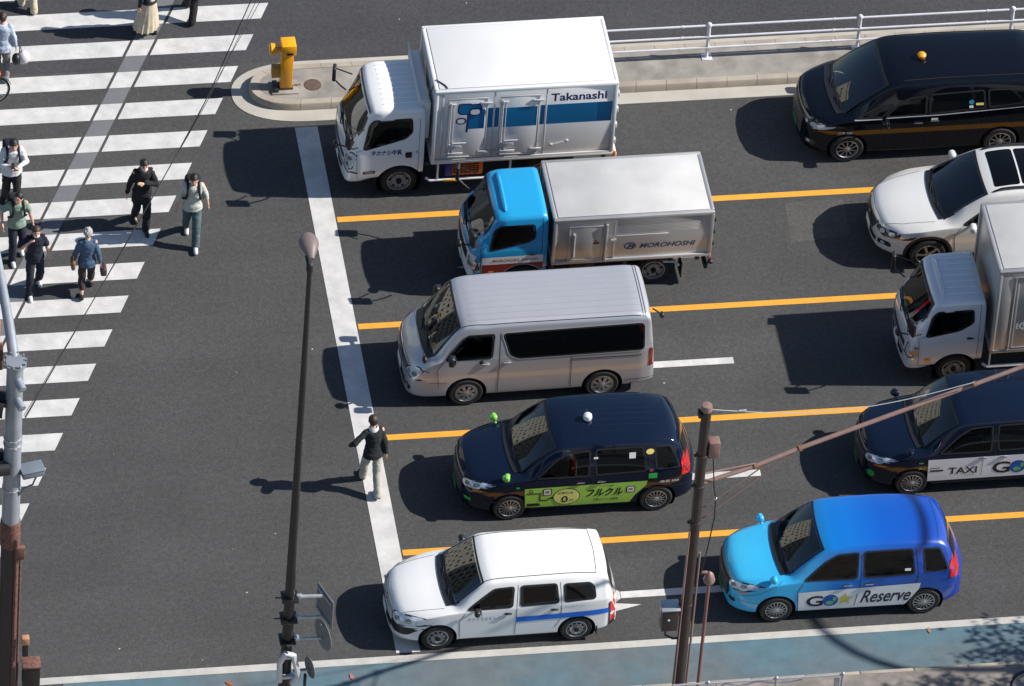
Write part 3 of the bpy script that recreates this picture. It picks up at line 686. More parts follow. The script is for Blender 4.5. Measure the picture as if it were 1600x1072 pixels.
# second lamp post to the right: its curved arm throws the bent shadow over the cycle lane
t = thing('street_lamp', 'arched street lamp post past the right edge with a curved shadow', 'street lamp', (18.15, -10.45, .14))
bm = NB(); P = [(0, 0, 0), (0, 0, 5.0), (0, 0, 9.0)]+[(-.0, 1.9*(1-math.cos(a)), 9.0+1.9*math.sin(a)) for a in [math.pi/2*k/8 for k in range(1, 9)]]+[(0, 3.0, 10.95)]; tube(bm, P, [.15, .10, .085]+[.075]*8+[.06], 12); obj('pole', bm, M_POLED, t)
bm = NB(); blob(bm, (0, 3.4, 10.95), (.27, .55, .14)); obj('lantern', bm, mat('lantern_shell'), t)
# street tree beyond the right edge; only its shadow reaches the picture
def tree(label, loc_, h, cr, nleaf, seed):
    rnd = random.Random(seed); t = thing('street_tree', label, 'tree', loc_); bm = NB(); tube(bm, [(0, 0, 0), (.05, .02, h*.3), (.0, .1, h*.6), (.05, 0, h*.85)], [.14, .11, .08, .03], 10); tips = []
    for k in range(11):
        a = k*2.4; z0 = h*(.38+.045*k); L_ = cr*(.95-.04*k); e = Vector((math.cos(a)*L_, math.sin(a)*L_, z0+L_*.6)); mid = Vector((math.cos(a+.2)*L_*.5, math.sin(a+.2)*L_*.5, z0+L_*.2)); tube(bm, [(0, 0, z0), mid, e], [.05, .03, .012], 6); tips += [mid, e, (mid+e)/2]
        for j in range(3): e2 = e+Vector((rnd.uniform(-.6, .6), rnd.uniform(-.6, .6), rnd.uniform(-.3, .5))); tube(bm, [(mid+e)/2, e2], [.015, .006], 5); tips.append(e2)
    obj('trunk', bm, mat('bark', (.09, .07, .055), .9, var=.3, scale=8, bump=.5), t)
    bm = NB()
    for k in range(nleaf):
        c = rnd.choice(tips)+Vector((rnd.gauss(0, .22), rnd.gauss(0, .22), rnd.gauss(0, .16))); d = Vector((rnd.gauss(0, 1), rnd.gauss(0, 1), rnd.gauss(0, .5))).normalized(); e = d.cross(Vector((rnd.gauss(0, 1), rnd.gauss(0, 1), rnd.gauss(0, 1)))).normalized(); l_ = rnd.uniform(.05, .09)
        bm.faces.new([bm.verts.new(c-d*l_), bm.verts.new(c+e*l_*.5), bm.verts.new(c+d*l_), bm.verts.new(c-e*l_*.5)])
    objk('crown', bm, mat('leaves', (.05, .085, .03), .6, var=.35, scale=1.5), t, 0)
tree('leafy street tree past the right edge shading the cycle lane', (13.9, -10.75, .14), 5.6, 1.9, 5200, 5)
tree('taller leafy street tree further right along the pavement', (17.2, -11.4, .14), 6.0, 2.2, 5200, 9)
# the block of flats across the junction that the wind-screens mirror
def block():
    t = thing('apartment_block', 'cream apartment block with rows of dark windows across the junction', 'building', (-44, 14, 0), R(0))
    mw = mat('wall_cream', (.46, .45, .39), .8, var=.08, scale=.3); mg = mat('window_dark', (.012, .013, .014), .25)
    bm = NB(); box(bm, (-16, 36, 17), (32, 24, 34)); box(bm, (-16, 36, 34.4), (32.6, 24.6, .8)); obj('wall', bm, mw, t, 0)
    bm = NB()
    for fl in range(9):
        z = 3+fl*3.5
        for k in range(7):
            if (k*7+fl*3) % 11: box(bm, (.0, 26.1+k*3.3, z), (.3, 1.0+.5*((k*5+fl) % 3 == 0), 1.25))
        for k in range(7): box(bm, (-3-k*4.1, 24., z), (2.0, .3, 1.7))
    o = obj('window', bm, mg, t, 0); o['kind'] = 'stuff'
block()
# ------------------------------------------------------------------ vehicle components
WHEEL_ME = {}
def wheel_meshes(r, w, kind):
    key = (r, w, kind)
    if key in WHEEL_ME: return WHEEL_ME[key]
    ro = r*.655
    bm = NB(); prof = [(ro, -w/2), (r*.9, -w/2-.004), (r*.975, -w/2+.02), (r, -w/2+.05), (r, w/2-.05), (r*.975, w/2-.02), (r*.9, w/2+.004), (ro, w/2), (ro*.97, w/2-.05), (ro*.97, -w/2+.05)]
    rings = [[(math.cos(t)*a, h, math.sin(t)*a) for a, h in prof] for t in [k*2*math.pi/40 for k in range(40)]]
    ring_tube(bm, rings, 0, False, True)
    for k in range(40):                                        # tread grooves as small blocks on the shoulder
        t = k*2*math.pi/40; box(bm, (math.cos(t)*r*.992, 0, math.sin(t)*r*.992), (.012, w*.72, .022), 0, Matrix.Rotation(-t, 3, 'Y'))
    o = obj('tyre_source', bm, M_RUB); tm = o.data; bpy.data.objects.remove(o)
    bm = NB(); y = -w/2
    lathe(bm, [(ro*1.0, y+.02), (ro*1.0, y-.004), (ro*.94, y-.006), (ro*.90, y+.02), (ro*.88, y+.06)], (0, 0, 0), (0, 1, 0), 36, 0, False)
    if kind == 'steel':
        lathe(bm, [(.001, y+.0), (ro*.28, y+.0), (ro*.33, y+.012), (ro*.62, y-.004), (ro*.74, y+.012), (ro*.9, y+.03)], (0, 0, 0), (0, 1, 0), 32, 2, False)
        for k in range(10):
            t = k*2*math.pi/10; box(bm, (math.cos(t)*ro*.70, y+.004, math.sin(t)*ro*.70), (.032, .02, .05), .008, Matrix.Rotation(-t, 3, 'Y'), 1)
        lathe(bm, [(ro*.26, y-.001), (ro*.24, y-.03), (.001, y-.034)], (0, 0, 0), (0, 1, 0), 16, 1, False)
    elif kind == 'truck':
        lathe(bm, [(ro*.9, y+.05), (ro*.62, y+.075), (ro*.58, y+.03), (ro*.3, y+.02), (.001, y+.02)], (0, 0, 0), (0, 1, 0), 32, 2, False)
        for k in range(6):
            t = k*2*math.pi/6; lathe(bm, [(.028, y+.07), (.028, y+.062)], (math.cos(t)*ro*.75, 0, math.sin(t)*ro*.75), (0, -1, 0), 10, 1)
            box(bm, (math.cos(t)*ro*.75, y+.058, math.sin(t)*ro*.75), (.055, .012, .05), .012, Matrix.Rotation(-t, 3, 'Y'), 1)
            t += .5; lathe(bm, [(.016, 0), (.014, .02)], (math.cos(t)*ro*.46, y+.03, math.sin(t)*ro*.46), (0, -1, 0), 6, 2)
        lathe(bm, [(ro*.24, y+.03), (ro*.22, y-.03), (ro*.12, y-.045), (.001, y-.045)], (0, 0, 0), (0, 1, 0), 18, 1, False)
    else:
        n, wd, ins = {'cap15': (15, .020, .0), 'alloy10': (10, .024, .012), 'alloy5': (5, .055, .01), 'cap8': (8, .062, .0)}[kind]
        lathe(bm, [(.001, y+.055), (ro*.9, y+.055)], (0, 0, 0), (0, 1, 0), 28, 1, False)
        for k in range(n):
            t = (k+.5)*2*math.pi/n; c, sn = math.cos(t), math.sin(t); q = Vector((c, 0, sn)); tt = Vector((-sn, 0, c)); rings = []
            for a, ww, yy in ((ro*.16, wd*.7, y-.008+ins), (ro*.55, wd*.9, y-.010+ins), (ro*.93, wd*1.15, y+.004+ins)):
                p = q*a+Vector((0, yy, 0)); rings.append([p+tt*ww/2, p-tt*ww/2, p-tt*ww*.4+Vector((0, .03, 0)), p+tt*ww*.4+Vector((0, .03, 0))])
            ring_tube(bm, rings, 0)
        lathe(bm, [(ro*.27, y+.02+ins), (ro*.26, y-.012+ins), (ro*.16, y-.02+ins), (.001, y-.022+ins)], (0, 0, 0), (0, 1, 0), 20, 0, False)
        if kind == 'cap8': lathe(bm, [(ro*.9, y+.004), (ro*.78, y-.004), (ro*.72, y+.012)], (0, 0, 0), (0, 1, 0), 32, 0, False)
    o = obj('rim_source', bm, [M_RIM, M_DARK, M_STEEL]); rm = o.data; bpy.data.objects.remove(o)
    WHEEL_ME[key] = (tm, rm); return tm, rm
def wheels(root, xs, ys, r, w, kind, rear_dual=False):
    tm, rm = wheel_meshes(r, w, kind)
    for i, x in enumerate(xs):
        for sg in (-1, 1):
            o = bpy.data.objects.new('wheel', tm); link(o, root); o.location = (x, sg*ys, r)
            if sg > 0: o.rotation_euler.z = math.pi
            q = bpy.data.objects.new('rim', rm); link(q, o)
SEAT_ME = []
def seats(root, spots, zf=.35, mt=None):
    for x, y, h in spots:
        bm = NB(); box(bm, (x, y, zf+.1), (.48, .48, .16), .05); box(bm, (x+.27, y, zf+.42), (.15, .47, .58), .06, Matrix.Rotation(R(12), 3, 'Y'))
        box(bm, (x+.36, y, zf+.80), (.10, .26, .18), .04)
        obj('seat', bm, mt or M_SEAT, root)
def steering(root, x, y, z, tilt=25):
    bm = NB(); d = Vector((math.cos(R(tilt)), 0, math.sin(R(tilt)))); a, b = frame_of(d); c = Vector((x, y, z))
    tube(bm, [c+a*(math.cos(t)*.185)+b*(math.sin(t)*.185) for t in [k*2*math.pi/24 for k in range(25)]], .014, 6)
    blob(bm, c-d*.02, (.05, .07, .06)); tube(bm, [c-d*.02, c-d*.4], .03, 8); tube(bm, [c+a*.18, c-a*.18], .012, 6)
    obj('steering_wheel', bm, M_BLACK, root)
def wiper(root, s, x, y0, y1, xr, off=.02):
    """blade lying across the screen: from station x at y0 to station xr at y1"""
    bm = NB(); P = []
    for k in range(9):
        u = k/8; xx = x+(xr-x)*u; yy = y0+(y1-y0)*u; P.append(Vector(s.dfm(xx, yy, s.top(xx, yy)))+Vector((-off*.7, 0, off)))
    tube(bm, P, .009, 5); pm = P[4]; base = Vector(s.dfm(x-.05, y0+(y1-y0)*.12, s.top(x-.05, y0)))+Vector((-.01, 0, .01)); tube(bm, [base, pm+Vector((-.01, 0, .015))], .011, 5)
    obj('wiper', bm, M_BLACK, root)
def win(root, s, poly, sgn, mt=None, frame=True, rnd=.05, name='side_window'):
    poly = round_poly(poly, rnd); g = s.patch(name, poly, 'side', mt or M_PRIV, root, sgn, .006, .06)
    if frame:
        bm = NBK(); s.lay(bm, ring2d(offset_poly(poly, -.018), offset_poly(poly, .016)), 'side', sgn, .009); objk('window_frame', bm, M_BLACK, g)
    return g
def handle(root, s, x, z, mt, L=.16):
    for sg in (-1, 1):
        p = s.side(x, z, sg)
        if p is None: continue
        bm = NB(); box(bm, (x, p.y+sg*.02, z), (L, .025, .03), .01); box(bm, (x-.02, p.y+sg*.003, z-.01), (L*.55, .012, .055), .005, None, 1)
        obj('door_handle', bm, [mt, M_DARK], root)
def door_mirror(root, s, x, z, mt, sgn, size=(.13, .2, .15), base=.12):
    p = s.side(x, z, sgn) or Vector((x, sgn*s.W*.95, z))
    bm = NB(); box(bm, (x-.01, p.y+sgn*(base+size[1]*.35), z+.03), size, .05, Matrix.Rotation(sgn*R(8), 3, 'Z'), 0, 3)
    box(bm, (x+.055, p.y+sgn*(base+size[1]*.35), z+.03), (.01, size[1]*.85, size[2]*.8), .003, None, 1)
    tube(bm, [(x, p.y-sgn*.01, z-.02), (x, p.y+sgn*(base+.05), z)], .028, 8, 2)
    obj('door_mirror', bm, [mt, M_CHROME, M_BLACK], root)
def plate(root, s, z, mt=None, txt=None, y=0., off=.012, rear=False):
    bm = NB(); how = s.rear if rear else s.front; p = how(y, z)
    if p is None: return
    x = p.x+(off if rear else -off)-(0 if rear else .006)
    box(bm, (x, y, z), (.012, .33, .165), .004); o = obj('licence_plate', bm, mt or M_WHITEP, root)
    return o
def lens(root, s, name, poly, how, mts, sgn=-1, off=.008, mirror=True, inner=None):
    """a lamp laid on the body; poly in (y,z) for front / rear, (x,z) for side; both sides of the vehicle"""
    for sg in ((-1, 1) if mirror else (sgn,)):
        pl = round_poly([(u*sg*-1, v) for u, v in poly] if how in ('front', 'rear') else poly, .03, 3)
        bm = NBK(); s.lay(bm, flat_grid(pl, .04), how, sg, off)
        if inner:
            s.lay(bm, ring2d(offset_poly(pl, -.010), offset_poly(pl, .012)), how, sg, off+.003, 2)
            for u, v, r in inner:
                uu = u*sg*-1 if how in ('front', 'rear') else u
                s.lay(bm, flat_grid(disc2d(uu, v, r, 14), .05), how, sg, off+.006, 1)
        objk(name, bm, list(mts)+([M_BLACK] if inner else []), root)
def decal(root, s, name, polys, mats, sgn=-1, how='side', off=.007, parent=None, step=.08):
    """polys = [(polygon or (verts, faces), material index, layer)]"""
    bm = NBK()
    for pl, mi, ly in polys:
        vf = pl if isinstance(pl, tuple) and len(pl) == 2 and isinstance(pl[1], list) and pl[1] and isinstance(pl[1][0], tuple) and isinstance(pl[1][0][0], int) else flat_grid(pl, step)
        s.lay(bm, vf, how, sgn, off+.002*ly, mi)
    return objk(name, bm, mats, parent or root)
def glass_front(root, s, xa, xb, mrg, cowl=.13, band=.05):
    G, B = s.screen(xa, xb, mrg, .006, band=band)
    o = objk('windscreen', G, M_GLASS, root, 179); objk('screen_border', B, M_BLACK, o, 179)
    if cowl:
        g = NBK()
        for q in s.screen(xa-cowl, xa-.002, mrg+.03, .010, 6, 24, .0):
            me = bpy.data.meshes.new('cowl'); q.to_mesh(me); q.free(); g.from_mesh(me)
        objk('cowl_panel', g, M_BLACK, root, 179)
    return o
def box_obj(name, parent, c, sz, mt, bev=.01, rot=None):
    bm = NB(); box(bm, c, sz, bev, rot); return obj(name, bm, mt, parent)

# ------------------------------------------------------------------ taxis (tall hackney-style saloons)
def taxi(name, label, loc, body_m, mirror_m, livery, rz=0., lamp=None, privacy_all=False, roof_ribs=False, trim_m=None):
    t = thing(name, label, 'taxi', loc, rz)
    s = Shell(4.4,
        [(0, .70), (.02, .79), (.06, .86), (.18, .935), (.45, .995), (.8, 1.05), (.98, 1.085), (1.32, 1.385), (1.64, 1.625), (1.85, 1.695), (2.2, 1.735), (2.8, 1.75), (3.4, 1.725), (3.85, 1.655), (4.02, 1.56), (4.14, 1.32), (4.26, 1.03), (4.33, .93), (4.4, .78)],
        [(0, .55), (.25, .80), (.9, .95), (1.35, .99), (2.4, 1.01), (4.0, 1.07), (4.4, 1.07)], [(0, .24), (.3, .2), (3.9, .2), (4.4, .3)],
        [(0, .60), (.05, .68), (.16, .755), (.4, .82), (.8, .8475), (3.7, .8475), (4.1, .825), (4.3, .78), (4.4, .70)],
        [(0, .5), (.1, .57), (.4, .655), (.98, .745), (1.3, .725), (1.64, .69), (2.0, .685), (3.3, .68), (3.9, .64), (4.14, .67), (4.4, .6)],
        [(0, .03), (.3, .045), (.98, .05), (1.3, .05), (1.64, .06), (2.1, .085), (3.3, .085), (3.95, .08), (4.4, .03)],
        [(0, .04), (.98, .06), (1.3, .045), (1.64, .055), (2.1, .085), (3.9, .10), (4.4, .05)],
        [(0, .17), (.6, .15), (1.0, .13), (1.64, .10), (2.2, .0), (3.4, 0), (3.9, -.06), (4.4, -.16)]).make()
    xf, xr, r = .88, 3.62, .31
    F = [(1.36, 1.01), (1.72, 1.37), (1.94, 1.51), (2.33, 1.535), (2.32, 1.005)]
    RR = [(2.46, 1.02), (2.44, 1.545), (3.31, 1.55), (3.39, 1.05)]
    Q = [(3.59, 1.08), (3.54, 1.53), (3.84, 1.50), (4.02, 1.08)]
    s.seam([(1.27, .26), (1.25, .75), (1.36, 1.0)]); s.seam([(2.38, .22), (2.40, 1.0), (2.39, 1.5)])
    s.seam([(3.26, .3), (3.30, .55), (3.44, .8), (3.46, 1.06), (3.4, 1.5)]); s.seam([(1.29, .25), (2.3, .23), (3.2, .25)], r=.006)
    s.seam([(3.42, .62), (3.9, .62), (4.25, .62)]) ; s.seam([(.13, .60), (.55, .72), (.95, .98)], r=.004); s.seam([(.06, .52), (.6, .46)], r=.004)
    if roof_ribs:
        for y in (-.42, -.28, -.14, 0, .14, .28, .42): s.seam([(2.2, y), (3.6, y)], r=.006, mi=0, how='top')
    s.seam([(3.83, -.5), (3.86, 0), (3.83, .5)], how='top', r=.004)
    s.carve([(xf, r, .365), (xr, r, .365)], [offset_poly(F, .03)], (1.0, 1.66, .05))
    s.body([body_m, M_DARK], t)
    wheels(t, (xf, xr), .755, r, .185, 'cap15')
    glass_front(t, s, 1.0, 1.66, .05)
    for sg in (-1, 1):
        win(t, s, F, sg, M_SGLASS); win(t, s, RR, sg); win(t, s, Q, sg)
    bm = NBK(); s.lay(bm, flat_grid([(y, z) for y, z in ((-.56, 1.12), (.56, 1.12), (.5, 1.5), (-.5, 1.5))], .06), 'rear', 1, .006); objk('rear_window', bm, M_PRIV, t)
    lens(t, s, 'headlight', [(.42, .70), (.62, .69), (.78, .76), (.82, .88), (.66, .865), (.44, .80)], 'front', [M_LAMP, M_PROJ], inner=[(.56, .765, .04), (.69, .80, .04)])
    lens(t, s, 'indicator', [(.66, .665), (.76, .69), (.79, .73), (.70, .71)], 'front', [M_AMBER])
    lens(t, s, 'tail_light', [(4.06, .86), (4.26, .88), (4.22, 1.24), (4.05, 1.22)], 'side', [M_RED, M_CHROME], inner=[(4.17, 1.13, .035), (4.17, .98, .03)])
    lens(t, s, 'fog_light', [(.50, .40), (.68, .42), (.66, .50), (.52, .48)], 'front', [M_LAMPD])
    g = NBK(); s.lay(g, flat_grid(round_poly([(-.42, .36), (.42, .36), (.50, .55), (.42, .81), (-.42, .81), (-.50, .55)], .04), .04), 'front', 1, .006, 0)
    gr = objk('grille', g, [M_BLACK, trim_m or M_CHROME], t)
    g = NBK()
    for z in (.42, .49, .56, .63, .70): s.lay(g, flat_grid([(-.42, z), (.42, z), (.42, z+.016), (-.42, z+.016)], .05), 'front', 1, .018, 0)
    for y in [-.36+.09*k for k in range(9)]: s.lay(g, flat_grid([(y, .42), (y+.012, .42), (y+.012, .76), (y, .76)], .05), 'front', 1, .02, 0)
    s.lay(g, flat_grid([(-.44, .80), (.44, .80), (.42, .83), (-.42, .83)], .05), 'front', 1, .012, 0); s.lay(g, flat_grid(disc2d(0, .66, .07, 18, .05), .05), 'front', 1, .024, 0)
    objk('grille_bars', g, trim_m or M_STEEL, gr)
    plate(t, s, .30, M_GREENP)
    for sg in (-1, 1):
        bm = NB(); c = Vector((.80, sg*.81, 1.06)); box(bm, c, (.11, .16, .13), .045, Matrix.Rotation(sg*R(14), 3, 'Z'), 0, 3); blob(bm, c-Vector((.035, 0, 0)), (.06, .068, .05), 0)
        box(bm, c+Vector((.045, 0, 0)), (.02, .12, .085), .008, Matrix.Rotation(sg*R(14), 3, 'Z'), 1); tube(bm, [(.84, sg*.70, .93), (.82, sg*.76, .985)], [.03, .02], 8, 0)
        obj('fender_mirror', bm, [mirror_m, M_CHROME], t)
    for x in (2.17, 2.56): handle(t, s, x, .86, M_CHROME)
    wiper(t, s, 1.0, -.60, .02, 1.06); wiper(t, s, 1.0, -.05, .55, 1.06)
    box_obj('dashboard', t, (1.42, 0, .93), (.42, 1.25, .2), M_DASH, .05)
    seats(t, [(2.1, -.36, 0), (2.1, .36, 0), (3.1, -.35, 0), (3.1, .35, 0)], .33); steering(t, 1.72, .36, 1.0)
    bm = NB(); box(bm, (1.72, 0, 1.5), (.03, .22, .06), .01); obj('rear_view_mirror', bm, M_BLACK, t)
    livery(t, s)
    if lamp:
        p = s.roof(lamp[0], lamp[1]); bm = NB(); lathe(bm, [(.085, 0), (.085, .015), (.06, .02)], p, n=20, mi=1); lathe(bm, [(.075, .015), (.088, .06), (.075, .115), (.04, .145), (.001, .152)], p, n=20)
        obj('roof_lamp', bm, [lamp[2], M_BLACK], t)
    return t
M_LIME = mat('vinyl_lime', rgb(158, 205, 84), .4); M_LIMEM = mat('mirror_lime', rgb(128, 196, 84), .3, 0, .6); M_CREAM = mat('vinyl_cream', rgb(226, 228, 130), .45)
M_STGREEN = mat('sticker_green', rgb(40, 180, 75), .5); M_STWHITE = mat('sticker_white', (.7, .7, .7), .5); M_STYEL = mat('sticker_yellow', rgb(225, 205, 110), .5); M_STPINK = mat('sticker_pink', rgb(150, 40, 90), .5)
M_GLOBE = mat('vinyl_globe_blue', rgb(20, 75, 160), .4, var=.3, scale=6); M_GLOBEG = mat('vinyl_globe_green', rgb(90, 170, 110), .4, var=.25, scale=6); M_GOLD = mat('vinyl_gold', rgb(200, 185, 90), .4)
def livery_green(t, s):
    D = [(1.17, .30), (3.12, .28), (3.22, .47), (3.40, .68), (3.43, .80), (1.14, .78)]
    d = decal(t, s, 'door_panel_decal', [(D, 0, 0)], [M_LIME])
    bub = disc2d(1.93, .53, .255, 32, .205)
    tail = [(1.70, .56), (1.56, .50), (1.71, .49)]
    P = [(bub, 0, 0), (offset_poly(bub, .014), 1, 1), (tail, 0, 0)]
    P.append((fit2d(text2d('0', .2, .02), 1.84, 1.96, .38, .55), 0, 2)); P.append((fit2d(text2d('円', .1), 1.99, 2.06, .39, .46), 0, 2)); P.append((fit2d(text2d('迎車料金', .07), 1.76, 2.06, .60, .66), 0, 2))
    decal(t, s, 'fare_bubble', P, [M_INK, M_CREAM], parent=d, off=.010)
    decal(t, s, 'slogan', [(fit2d(text2d('フルクル', .2, .045, .25), 2.30, 2.98, .48, .69), 0, 0), (fit2d(text2d('空車タクシー 即発見', .06, .012), 2.44, 2.90, .37, .43), 0, 0), (fit2d(text2d('アプリ配車', .05), 2.55, 2.8, .72, .755), 0, 0)], [M_INK], parent=d, off=.010)
    # line drawing of a street with plug-like figures
    L = [([(1.18, .66), (1.44, .66), (1.44, .635), (1.18, .635)], 0, 0), ([(1.42, .66), (1.445, .66), (1.445, .46), (1.42, .46)], 0, 0), ([(1.42, .48), (1.60, .48), (1.60, .455), (1.42, .455)], 0, 0),
         ([(1.2, .40), (1.42, .40), (1.46, .33), (1.2, .33)], 0, 0), (ring2d(disc2d(1.26, .71, .045, 14), disc2d(1.26, .71, .03, 14)), 0, 0)]
    L += [(round_poly([(1.50, .60), (1.63, .60), (1.63, .74), (1.50, .74)], .03), 1, 1), (round_poly([(1.48, .585), (1.65, .585), (1.65, .755), (1.48, .755)], .04), 0, 0), (round_poly([(3.06, .55), (3.19, .55), (3.19, .68), (3.06, .68)], .03), 1, 1), (round_poly([(3.04, .535), (3.21, .535), (3.21, .695), (3.04, .695)], .04), 0, 0),
          ([(1.53, .65), (1.60, .65), (1.60, .70), (1.53, .70)], 2, 2), ([(3.09, .60), (3.16, .60), (3.16, .64), (3.09, .64)], 2, 2)]
    decal(t, s, 'line_drawing', L, [M_INK, M_STWHITE, M_LAMPD], parent=d, off=.010)
    S = [([(3.06, 1.33), (3.18, 1.33), (3.18, 1.45), (3.06, 1.45)], 0), (disc2d(3.45, 1.44, .075, 20, .055), 1), ([(3.44, .86), (3.60, .86), (3.60, .99), (3.44, .99)], 2), ([(3.45, 1.03), (3.52, 1.03), (3.52, 1.09), (3.45, 1.09)], 3), ([(2.40, 1.36), (2.48, 1.36), (2.48, 1.40), (2.40, 1.40)], 0), ([(.98, .80), (1.04, .80), (1.04, .84), (.98, .84)], 2)]
    for p, m_ in S: decal(t, s, 'sticker', [(p, 0, 0)], [[M_STWHITE, M_STYEL, M_STGREEN, M_STPINK][m_]], off=.012)
    bm = NBK(); s.lay(bm, flat_grid([(-.70, .43), (-.60, .43), (-.60, .50), (-.70, .50)], .04), 'front', 1, .014); objk('sticker', bm, M_STGREEN, t)
    decal(t, s, 'small_lettering', [(fit2d(text2d('練馬 500', .06, .01), 3.66, 4.02, .73, .79), 0, 0)], [M_STWHITE], off=.01)
def globe_go(x0, x1, z0, z1):
    g = text2d('G', .3, .03); wd = (x1-x0); return [(fit2d(g, x0, x0+wd*.56, z0, z1), 0, 0), (disc2d(x0+wd*.80, (z0+z1)/2, wd*.26, 28), 1, 0), (disc2d(x0+wd*.78, (z0+z1)/2-wd*.10, wd*.13, 18, wd*.09), 2, 1), (disc2d(x0+wd*.93, (z0+z1)/2+wd*.06, wd*.06, 12, wd*.1), 2, 1)]
def star(cx, cy, r):
    return [(cx+(r if k % 2 == 0 else r*.45)*math.sin(k*math.pi/5), cy+(r if k % 2 == 0 else r*.45)*math.cos(k*math.pi/5)) for k in range(10)]
def livery_reserve(t, s):
    D = [(1.29, .26), (3.26, .27), (3.33, .38), (3.50, .66), (3.52, .81), (1.26, .73)]
    d = decal(t, s, 'door_panel_decal', [(D, 0, 0)], [M_VINYLW])
    P = globe_go(1.42, 1.98, .36, .63); P.append((star(2.13, .51, .16), 3, 0)); decal(t, s, 'emblem', P, [M_INK, M_GLOBE, M_GLOBEG, M_GOLD], parent=d, off=.010); P = []; P.append(([(2.31, .32), (2.325, .32), (2.365, .62), (2.35, .62)], 0, 0))
    P.append((fit2d(text2d('Reserve', .25, .022, .42), 2.42, 3.36, .38, .70), 0, 0))
    decal(t, s, 'lettering', P, [M_INK, M_GLOBE, M_GLOBEG, M_GOLD], parent=d, off=.010)
    decal(t, s, 'sticker', [([(3.20, 1.12), (3.31, 1.12), (3.31, 1.17), (3.20, 1.17)], 0, 0)], [M_STWHITE], off=.012)
def livery_taxi(t, s):
    D = [(1.17, .34), (3.22, .36), (3.36, .62), (3.44, .90), (1.15, .88)]
    d = decal(t, s, 'door_panel_decal', [(D, 0, 0)], [M_VINYLW])
    P = [(fit2d(text2d('TAXI', .2, .024), 1.55, 2.09, .49, .66), 0, 0), (fit2d(text2d('つながる', .05), 1.86, 2.04, .43, .465), 0, 0), ([(1.20, .58), (1.45, .58), (1.45, .62), (1.20, .62)], 0, 0), ([(1.20, .66), (1.38, .66), (1.38, .675), (1.20, .675)], 0, 0), ([(2.17, .42), (2.18, .42), (2.19, .80), (2.18, .80)], 0, 0)]
    decal(t, s, 'emblem', globe_go(2.38, 2.98, .45, .74), [M_INK, M_GLOBE, M_GLOBEG], parent=d, off=.010)
    decal(t, s, 'lettering', P, [M_INK, M_GLOBE, M_GLOBEG], parent=d, off=.010)
    bm = NBK(); s.lay(bm, flat_grid(disc2d(-.66, .47, .055, 16, .08), .05), 'front', 1, .014); objk('sticker', bm, M_STGREEN, t)
    decal(t, s, 'sticker', [([(.98, .80), (1.06, .80), (1.06, .83), (.98, .83)], 0, 0)], [M_STGREEN], off=.012); decal(t, s, 'small_lettering', [(fit2d(text2d('品川', .05), .98, 1.12, .66, .71), 0, 0)], [M_STYEL], off=.012)
